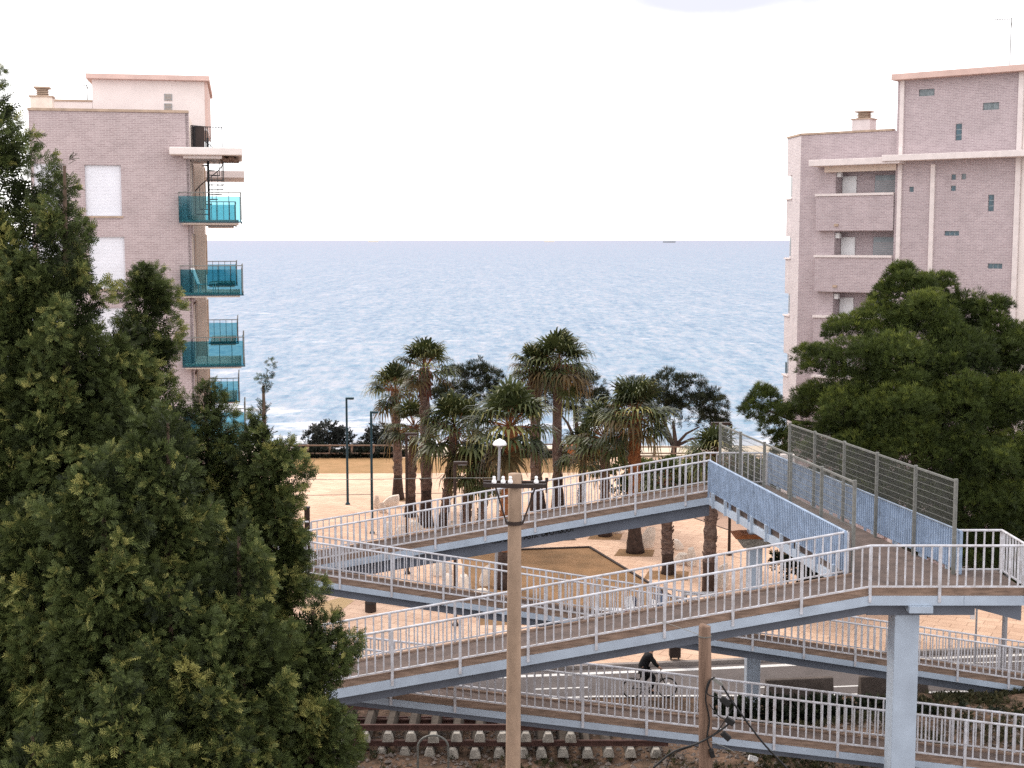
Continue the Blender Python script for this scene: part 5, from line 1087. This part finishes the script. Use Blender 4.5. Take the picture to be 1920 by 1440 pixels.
# ================================================================ LAMPS
def arm_lamp(px, pyb, pyt, apx, m, label, armw=0.055):
    b_ = onZ(px, pyb, 0.13); top = onY(px, pyt, b_.y); k = b_.y/F; t_ = thing('street_lamp', b_, label, 'street lamp', 'slim single arm street lamps')
    q = MB(); q.tube([b_, Vector((b_.x, b_.y, top.z))], [0.075, 0.06], 10); q.build('pole', M[m], t_)
    q = MB(); L_ = apx*k; q.box(b_.x-0.05, b_.x+L_, b_.y-0.11, b_.y+0.11, top.z-0.06, top.z+0.06); q.build('lamp_head', M['lamp_grey' if m == 'lamp_brown2' else m], t_, bevel=0.02)
    q = MB(); q.box(b_.x+L_*0.3, b_.x+L_*0.95, b_.y-0.08, b_.y+0.08, top.z-0.075, top.z-0.061); q.build('diffuser', M['white_plastic'], t_)
    q = MB(); q.lathe(b_, [(0.14,0),(0.14,0.05),(0.08,0.14),(0.075,0.15)], 12); q.build('base', M[m], t_)
arm_lamp(652, 946, 747, 14, 'lamp_teal', 'leftmost street lamp, dark pole rising in front of the round shrub')
arm_lamp(698, 1000, 773, 14, 'lamp_teal', 'second street lamp from the left, head beside the leftmost palm')
arm_lamp(764, 1076, 814, 21, 'lamp_brown', 'brown street lamp in front of the palm trunks, pale lamp head')
arm_lamp(854, 1173, 868, 24, 'lamp_brown', 'brown street lamp nearest the bridge, head among low palm fronds')
arm_lamp(1367, 1041, 794, -38, 'lamp_brown', 'brown street lamp behind the far bridge corner and mesh fence')
b_ = onZ(926, 1206, 0.13); dt = onY(937, 829, b_.y); t_ = thing('dome_lamp', b_, 'grey lamp post with a white dome shade beside the orange palm trunk', 'street lamp')
q = MB(); q.tube([b_, Vector((b_.x*0.5+dt.x*0.5, b_.y, dt.z*0.5)), Vector((dt.x, b_.y, dt.z-0.1))], [0.07, 0.062, 0.05], 10); q.build('pole', M['lamp_grey'], t_)
rd = 13.4*b_.y/F; q = MB(); q.lathe((dt.x, b_.y, dt.z-0.10), [(rd*0.9,-0.02),(rd,0.0),(rd*0.97,0.04),(rd*0.85,0.11),(rd*0.6,0.17),(rd*0.25,0.20),(rd*0.12,0.23),(0.01,0.235)], 24); q.build('lamp_shade', M['white_glossy'], t_, smooth=True)
q = MB(); q.lathe((dt.x, b_.y, dt.z-0.22), [(0.06,0),(0.10,0.03),(0.10,0.10),(0.05,0.12)], 14); q.build('lamp_neck', M['lamp_grey'], t_)
b_ = onZ(577, 1042, 0.13); t_ = thing('bollard_post', b_, 'dark thick post on the paving beside the cypress row', 'post')
q = MB(); k = b_.y/F; q.box(b_.x-0.12, b_.x+0.12, b_.y-0.12, b_.y+0.12, 0.13, 0.13+92*k); q.build('shaft', M['brown_iron'], t_, bevel=0.01)
q = MB(); q.box(b_.x-0.14, b_.x+0.14, b_.y-0.14, b_.y+0.14, 0.13+92*k, 0.13+95*k); q.build('cap', M['black_metal'], t_)
# ================================================================ SCULPTED STONE SEATS
seats = [(731,950,34,23,0.25,'wedge shaped cream stone seat by the leftmost palm'),(718,961,16,20,-0.2,'small leaning cream stone behind the wedge seat'),(706,952,12,24,0.1,'upright cream stone beside the second lamp pole'),
 (751,1005,26,22,0.2,'low cream stone block left of the brown lamp pole'),(782,998,27,23,-0.3,'slanted cream stone seat under the tallest left palm'),(842,1006,20,30,0.35,'pointed cream stone seat right of the left palm trunks'),
 (727,1006,20,30,0.0,'pair-like square cream stone near the second lamp base'),(765,962,14,22,0.1,'cream stone standing against the brown palm trunk'),
 (821,1079,24,30,0.1,'pinkish cream stone cube seen through the far ramp railing'),(840,1076,19,22,-0.15,'cream stone stub right of the pinkish cube'),(839,1108,23,34,0.15,'pale tall stone seat left of the lamp pole by the bridge'),(872,1106,26,30,-0.1,'pale stone seat right of the lamp pole by the bridge'),(902,1119,34,16,0.0,'long low pink stone bench by the dome lamp post'),(908,1098,22,42,0.3,'leaning cream stone near the big orange palm'),
 (1212,1026,30,40,0.30,'tall bulging cream stone seat behind the stout palm base'),(1157,999,28,16,0.0,'low cream stone block behind the middle palm'),(1273,1030,20,20,-0.25,'small cream stone leaning behind the small palm trunk'),(1276,1058,30,22,0.15,'rounded cream stone seat right of the small palm trunk'),(1297,1061,20,36,-0.1,'upright rounded cream stone next to the rounded seat'),(1352,1102,28,48,0.15,'large cream stone seat at the foot of the bridge corner palm')]
for i, (px, py, w_, h_, ln, lab) in enumerate(seats):
    b_ = onZ(px, py, 0.13); k = b_.y/F; w, h = w_*k, h_*k*0.95; d_ = w*0.7
    q = MB(); lev = [(0,0.92,0.0),(0.25,1.0,0.05),(0.6,0.92,0.45),(1.0,0.55,1.0)]; vs_ = []; n = 8
    for (t, s, l) in lev:
        for j in range(n):
            a = 2*PI*j/n+0.3*i; sq = 1.0/max(abs(math.cos(a)), abs(math.sin(a)))**0.6
            vs_.append((math.cos(a)*w/2*s*sq+ln*w*l, math.sin(a)*d_/2*s*sq, h*t+0.08*h*math.cos(a+i)*t))
    fs_ = [(u*n+j, u*n+(j+1) % n, (u+1)*n+(j+1) % n, (u+1)*n+j) for u in range(3) for j in range(n)]+[tuple(range(n-1,-1,-1)), tuple(3*n+j for j in range(n))]
    q.add(vs_, fs_); o = q.build('stone_seat', M['stone'], None, bevel=0.02, smooth=True, subd=2); o.location = b_; tag(o, lab, 'stone seat', 'sculpted stone seats on the plaza')
# ================================================================ SMALL THINGS ON THE PLAZA
def plastic_chair(px, py, rz, label):
    b_ = onZ(px, py, 0.13); t_ = thing('plastic_chair', b_, label, 'chair', 'white plastic chairs', rz, local=True)
    q = MB(); q.box(-.22,.22,-.22,.22,.42,.45); q.build('seat', M['white_plastic'], t_, bevel=0.01)
    q = MB(); q.hexa([(-.21,.19,.45),(.21,.19,.45),(.21,.22,.45),(-.21,.22,.45),(-.2,.27,.86),(.2,.27,.86),(.2,.30,.86),(-.2,.30,.86)]); q.build('backrest', M['white_plastic'], t_, bevel=0.01)
    for x in (-.19, .19):
        for y in (-.19, .19): q = MB(); q.bar((x*1.08,y*1.08,0),(x,y,.42),.035,.035); q.build('leg', M['white_plastic'], t_)
plastic_chair(1186, 1160, 0.6, 'white plastic chair left of the tall blue bin'); plastic_chair(1216, 1166, -0.9, 'white plastic chair nearest the tall blue bin')
def wheelie(px, py, w_, h_, m, label):
    b_ = onZ(px, py, 0.13); k = b_.y/F; w, h = w_*k, h_*k; t_ = thing('wheeled_bin', b_, label, 'bin', local=True)
    q = MB(); q.hexa([(-w*.4,-w*.4,.06),(w*.4,-w*.4,.06),(w*.4,w*.4,.06),(-w*.4,w*.4,.06),(-w*.5,-w*.5,h*.9),(w*.5,-w*.5,h*.9),(w*.5,w*.5,h*.9),(-w*.5,w*.5,h*.9)]); q.build('body', M[m], t_)
    q = MB(); q.hexa([(-w*.54,-w*.54,h*.9+.002),(w*.54,-w*.54,h*.9+.002),(w*.54,w*.54,h*.9+.002),(-w*.54,w*.54,h*.9+.002),(-w*.4,-w*.4,h),(w*.4,-w*.4,h),(w*.4,w*.4,h),(-w*.4,w*.4,h)]); q.build('lid', M['navy'], t_)
    for s in (-1, 1): q = MB(); q.torus((s*w*.36, w*.4, .07), .05, .022); q.build('wheel', M['black_rubber'], t_)
wheelie(1235, 1158, 15, 50, 'blue', 'tall slate blue bin seen through the near ramp railing'); wheelie(1188, 1152, 10, 34, 'navy', 'narrow navy bin behind the white plastic chairs')
b_ = onZ(1169, 1158, 0.13); q = MB(); q.lathe((0,0,0), [(0.11,0),(0.15,0.28),(0.165,0.30),(0.13,0.30),(0.10,0.05)], 14); o = q.build('bucket', M['red'], None); o.location = b_; tag(o, 'dark red bucket at the end of the white bench', 'bucket')
b_ = onZ(1140, 1160, 0.13); t_ = thing('white_bench', b_, 'long low white bench behind the lower far ramp railing', 'bench', local=True)
q = MB(); q.box(-.62,.6,-.22,.22,.30,.40); q.build('seat', M['white_plastic'], t_, bevel=0.02)
for x in (-.5, .48): q = MB(); q.box(x-.06,x+.06,-.2,.2,0,.299); q.build('support', M['white_plastic'], t_)
b_ = onZ(1312, 1132, 0.13); t_ = thing('grey_bench', b_, 'grey slatted bench at the foot of the bridge corner palm', 'bench', local=True)
q = MB(); [q.box(-.75,.75,-.25+.13*i,-.15+.13*i,.42,.46) for i in range(4)]; q.build('seat', M['lamp_grey'], t_)
for x in (-.6, .6): q = MB(); q.box(x-.04,x+.04,-.22,.22,0,.419); q.build('leg', M['galv'], t_)
# ================================================================ BEACH FENCE, CARS, SHIPS
def wood_fence(x0, x1, rails, base, label, Y, npost, tops=None):
    a, c = onY(x0, base, Y), onY(x1, base, Y); t_ = thing('wooden_fence', (a.x, Y, 0.0), label, 'fence')
    for y in rails: z = onY(x0, y, Y).z; q = MB(); q.bar((a.x, Y, z), (c.x, Y, z), 0.07, 0.09); q.build('rail', M['timber'], t_)
    zt_ = onY(x0, rails[0], Y).z+0.05
    for i in range(npost+1): x = a.x+(c.x-a.x)*i/npost; q = MB(); q.box(x-0.07, x+0.07, Y+0.056, Y+0.19, -0.1, zt_); q.build('post', M['timber'], t_)
wood_fence(536, 742, (835, 850, 862), 868, 'three rail timber fence along the beach road on the left', 96.6, 5)
wood_fence(880, 1082, (833, 843, 853), 868, 'three rail timber fence behind the big orange trunked palm', 96.6, 5)
wood_fence(1190, 1300, (838, 850, 862), 868, 'short timber fence below the forked pine', 97.2, 3)
bp_ = onY(1072, 868, 96.0); q = MB(); q.box(-.3,.3,-.3,.3,0,.95); q.box(-.36,.36,-.36,.36,.95,1.03); o = q.build('brown_box', M['rust'], None, bevel=0.03); o.location = (bp_.x, 96.0, 0.1); tag(o, 'orange brown box at the right end of the middle fence', 'box')
gp = onY(543, 868, 95.8); q = MB(); q.box(-.16,.16,-.16,.16,0,1.05); q.prism([(-.19,-.19),(.19,-.19),(.19,.19),(-.19,.19)],1.051,1.10); o = q.build('gate_post', M['white_render'], None); o.location = (gp.x, 95.8, 0.05); tag(o, 'pale gate post at the left end of the beach fence', 'post')
hp = MB()
def hedge(x0, x1, Y, h, label, z0=-0.9):
    a, c = onY(x0, 865, Y), onY(x1, 865, Y); n = int((c.x-a.x)*420); b_ = Vector((a.x, Y, z0))
    P_ = np.stack([a.x+(c.x-a.x)*RNG.random(n), Y+0.25*RNG.normal(size=n), z0+(h+0.25*np.sin(np.linspace(0,1,n)*0))*RNG.random(n)], 1)
    P_[:,2] += h*(0.12*np.sin(P_[:,0]*1.7)+0.10*np.sin(P_[:,0]*4.1))
    V1, c1 = multi(TL, P_, np.array([0,-0.3,0.8])+RNG.normal(size=(n,3))*0.5, min(0.3, 0.6*h)*(0.6+0.7*RNG.random(n)), RNG.random(n)*0.5)
    t_ = thing('low_hedge', b_, label, 'hedge'); soup('foliage', V1, len(c1), 4, c1, M['leaf_dark'], t_, b_)
hedge(535, 760, 98.4, 1.35, 'low dark hedge behind the left beach fence'); hedge(880, 1190, 98.4, 1.4, 'low dark hedge behind the middle beach fence'); hedge(548, 742, 97.1, 0.5, 'ankle high dark ground hedge along the foot of the left beach fence', -0.05); hedge(890, 1082, 97.1, 0.5, 'ankle high dark ground hedge along the foot of the middle beach fence', -0.05)
def car(px, Y, z, m, label, rz=0.0, L_=4.1):
    x = onY(px, 850, Y).x; t_ = thing('parked_car', (x, Y, z), label, 'car', 'cars parked on the beach road', rz, local=True)
    h = L_/2; pr = [(-h,.32),(-h+.05,.72),(-h+.25,.88),(-h*.55,.96),(h*.30,.95),(h*.82,.80),(h,.62),(h,.32)]
    q = MB(); q.xprism(pr, -.86, .86); q.build('body', M[m], t_, bevel=0.06)
    q = MB(); q.hexa([(-h*.82,-.78,.93),(h*.42,-.78,.93),(h*.42,.78,.93),(-h*.82,.78,.93),(-h*.58,-.62,1.42),(h*.08,-.62,1.42),(h*.08,.62,1.42),(-h*.58,.62,1.42)]); q.build('window', M['car_glass'], t_)
    q = MB(); q.hexa([(-h*.62,-.66,1.40),(h*.12,-.66,1.40),(h*.12,.66,1.40),(-h*.62,.66,1.40),(-h*.54,-.56,1.48),(h*.04,-.56,1.48),(h*.04,.56,1.48),(-h*.54,.56,1.48)]); q.build('roof', M[m], t_)
    for sx in (-.62, .62):
        for sy in (-.8, .8): q = MB(); q.torus((h*sx, sy, .31), .22, .09); w = q.build('wheel', M['black_rubber'], t_); q = MB(); q.tube([(h*sx, sy-.05, .31), (h*sx, sy+.05, .31)], .16, 12); q.build('rim', M['galv'], w)
    for sy in (-.6, .6): q = MB(); q.box(h-.06, h+.02, sy-.15, sy+.15, .58, .70); q.build('headlight', M['white_plastic'], t_)
for c_a in ((541, 101.5, -1.12, 'car_dark', 'dark car half hidden by the cypress at the left end of the beach road'),(590, 103.0, -1.12, 'car_silver', 'silver car below the round grey shrub'),(643, 100.4, -1.12, 'car_white', 'white car behind the beach fence at the leftmost lamp'),(690, 103.0, -1.12, 'car_dark', 'dark car between the two tall lamps')): car(*c_a[:5])
def ship(px, py, w_, label, m, Y=9000):
    p = onY(px, 449.5, Y); k = Y/F; L_ = w_*k; t_ = thing('cargo_ship', (p.x, Y, -2.5), label, 'ship', 'cargo ships on the horizon', local=True)
    q = MB(); q.xprism([(-L_/2,10),(-L_/2+3,0),(L_/2-4,0),(L_/2,11)], -7, 7); q.build('hull', M[m], t_)
    q = MB(); q.box(-L_/2+5,-L_/2+14,-6,6,10,22); q.build('superstructure', M['white_plastic'], t_)
    q = MB(); q.box(-L_/2+7,-L_/2+9,-1,1,22,30); q.build('mast', M[m], t_)
ship(1255, 446, 24, 'grey cargo ship on the horizon towards the right block', 'lamp_grey'); ship(700, 447, 20, 'faint pale ship on the horizon at the left', 'stone', 12000); ship(1030, 447, 20, 'faint pale ship on the horizon in the middle', 'stone', 12000)
# ================================================================ CYCLIST
bw = onZ(1218, 1309, 0.004); sc = 1.06
t_ = thing('bicycle', bw, 'dark bicycle ridden along the road to the right', 'bicycle', None, R(4), local=True); t_.scale = (sc,)*3; wb2 = 0.56; wr = 0.335
for x, nm in ((-wb2, 'wheel'), (wb2, 'wheel')):
    q = MB(); q.torus((x,0,wr), wr-0.02, 0.02); w = q.build('wheel', M['black_rubber'], t_)
    q = MB()
    for i in range(16): a = 2*PI*i/16; q.bar((x,0,wr), (x+math.cos(a)*(wr-.03),0,wr+math.sin(a)*(wr-.03)), .004, .004)
    q.build('spokes', M['galv'], w); q = MB(); q.torus((x,0,wr), wr-0.045, 0.008); q.build('rim', M['galv'], w)
q = MB(); bbk = (-.08,0,.28); st_ = (-.22,0,.78); hd = (.36,0,.80); hb = (.39,0,.66); ra_ = (-wb2,0,wr)
for a, c in ((bbk,st_),(bbk,hb),(st_,hd),(ra_,bbk),(ra_,st_),(hd,hb)): q.tube([a,c], .017, 8)
q.build('frame', M['black_metal'], t_)
q = MB(); q.tube([hd,hb,(wb2,0,wr)], .016, 8); q.build('fork', M['black_metal'], t_)
q = MB(); q.tube([hd,(.34,0,.98)], .014, 6); q.tube([(.30,-.28,1.02),(.36,-.16,1.0),(.34,0,.98),(.36,.16,1.0),(.30,.28,1.02)], .013, 8); q.build('handlebar', M['black_metal'], t_)
q = MB(); q.hexa([(-.36,-.07,.86),(-.10,-.02,.86),(-.10,.02,.86),(-.36,.07,.86),(-.36,-.08,.90),(-.09,-.025,.90),(-.09,.025,.90),(-.36,.08,.90)]); q.build('saddle', M['black_rubber'], t_)
q = MB(); q.tube([(bbk[0],-.07,bbk[2]),(bbk[0],.07,bbk[2])], .02, 6); q.bar((bbk[0],-.08,bbk[2]),(.08,-.08,.20),.02,.02); q.bar((bbk[0],.08,bbk[2]),(-.24,.08,.36),.02,.02); q.torus(bbk, .09, .008); q.build('crankset', M['galv'], t_)
for p in ((.08,-.13,.20),(-.24,.13,.36)): q = MB(); q.box(p[0]-.05,p[0]+.05,p[1]-.045,p[1]+.045,p[2]-.012,p[2]+.012); q.build('pedal', M['black_rubber'], t_)
q = MB()
for i in range(9):
    a0 = R(20+14*i); a1 = R(34+14*i); r_ = wr+.03; q.bar((-wb2+math.cos(a0)*r_,0,wr+math.sin(a0)*r_), (-wb2+math.cos(a1)*r_,0,wr+math.sin(a1)*r_), .05, .006)
q.build('mudguard', M['black_metal'], t_)
pr_ = thing('person', bw, 'cyclist in a black jacket and black trousers riding the bicycle, bent slightly forward', 'person', None, R(4), local=True); pr_.scale = (sc,)*3
def skinned(name, verts, edges, rads, m, parent, root=0, sub=2):
    me = bpy.data.meshes.new(name); me.from_pydata(verts, edges, []); o = bpy.data.objects.new(name, me); COL.objects.link(o); o.parent = parent
    bpy.context.view_layer.objects.active = o; md = o.modifiers.new('skin', 'SKIN'); md.use_smooth_shade = True
    sv = me.skin_vertices[0].data
    for i, r in enumerate(rads): sv[i].radius = (r, r) if not isinstance(r, tuple) else r; sv[i].use_root = (i == root)
    s_ = o.modifiers.new('subd', 'SUBSURF'); s_.levels = sub; s_.render_levels = sub; me.materials.append(m); return o
V_ = [(-.24,0,.97),(-.20,0,1.14),(-.10,0,1.30),(-.02,0,1.42),(.03,0,1.50),(.06,0,1.58),(.085,0,1.66),(.06,0,1.73)]; E_ = [(i,i+1) for i in range(7)]
r_ = [.13,.125,.14,.12,.055,.085,.10,.075]
def addc(start, pts, rs):
    k = start
    for p, rr_ in zip(pts, rs): V_.append(p); r_.append(rr_); E_.append((k, len(V_)-1)); k = len(V_)-1
    return k
for s, kn, ft in ((-1, (.12,-.11,.72), (.02,-.13,.30)), (1, (.06,.11,.82), (-.20,.13,.46))):
    addc(0, [(-.20,s*.10,.93), (kn[0]*.5-.08,kn[1],(kn[2]+.93)/2), kn, ((kn[0]+ft[0])/2,ft[1],(kn[2]+ft[2])/2), ft, (ft[0]+.13,ft[1],ft[2]-.06)], [.095,.085,.062,.055,.042,.035])
    h_ = addc(3, [(-.01,s*.18,1.40), (.10,s*.24,1.22), (.24,s*.25,1.08), (.29,s*.24,1.045)], [.065,.05,.038,.028])
    for f in range(4): addc(h_, [(.315,s*(.215+.018*f),1.045), (.335+.004*f,s*(.215+.018*f),1.02), (.325,s*(.215+.018*f),.998)], [.010,.009,.008])
    addc(h_, [(.29,s*.205,1.03), (.31,s*.195,1.01)], [.011,.009])
skinned('body', V_, E_, r_, M['skin'], pr_)
# face
fc = MB(); fc.tube([(.165,0,1.655),(.20,0,1.635),(.172,0,1.622)], [.012,.018,.012], 8); fc.build('nose', M['skin'], pr_, smooth=True)
fc = MB(); [fc.torus((.155,s*.038,1.672), .006, .007, n=8, k=6) for s in (-1,1)]; fc.build('eyes', M['black_metal'], pr_)
fc = MB(); fc.bar((.165,-.028,1.592),(.165,.028,1.592),.012,.008); fc.build('mouth', M['red'], pr_)
fc = MB(); [fc.torus((.06,s*.098,1.645), .022, .009, n=10, k=6) for s in (-1,1)]; fc.build('ears', M['skin'], pr_)
hr = MB(); hr.lathe((.045,0,1.66), [(.105,-.04),(.118,.0),(.118,.04),(.10,.085),(.06,.115),(.01,.122)], 16); hr.build('hair', M['hair'], pr_, smooth=True)
Vj = [(-.24,0,.98),(-.20,0,1.14),(-.10,0,1.30),(-.03,0,1.41),(.01,0,1.49)]; Ej = [(0,1),(1,2),(2,3),(3,4)]; rj = [.165,.165,.175,.15,.09]
for s in (-1, 1):
    k = 3
    for p, q_ in (((-.01,s*.185,1.40),.085), ((.10,s*.245,1.22),.068), ((.235,s*.252,1.085),.052)): Vj.append(p); rj.append(q_); Ej.append((k, len(Vj)-1)); k = len(Vj)-1
skinned('jacket', Vj, Ej, rj, M['cloth_black'], pr_)
Vt = [(-.24,0,.96)]; Et = []; rt_ = [.17]
for s, kn, ft in ((-1, (.12,-.11,.72), (.02,-.13,.30)), (1, (.06,.11,.82), (-.20,.13,.46))):
    k = 0
    for p, q_ in (((-.20,s*.10,.93),.12), ((kn[0]*.5-.08,kn[1],(kn[2]+.93)/2),.108), (kn,.085), (((kn[0]+ft[0])/2,ft[1],(kn[2]+ft[2])/2),.075), ((ft[0],ft[1],ft[2]+.04),.062)): Vt.append(p); rt_.append(q_); Et.append((k, len(Vt)-1)); k = len(Vt)-1
skinned('trousers', Vt, Et, rt_, M['cloth_black'], pr_)
for s, ft in ((-1, (.02,-.13,.26)), (1, (-.20,.13,.42))):
    q = MB(); q.hexa([(ft[0]-.07,ft[1]-.045,ft[2]-.05),(ft[0]+.19,ft[1]-.04,ft[2]-.05),(ft[0]+.19,ft[1]+.04,ft[2]-.05),(ft[0]-.07,ft[1]+.045,ft[2]-.05),(ft[0]-.06,ft[1]-.045,ft[2]+.06),(ft[0]+.15,ft[1]-.035,ft[2]+.0),(ft[0]+.15,ft[1]+.035,ft[2]+.0),(ft[0]-.06,ft[1]+.045,ft[2]+.06)]); q.build('shoe', M['black_rubber'], pr_, bevel=0.015)
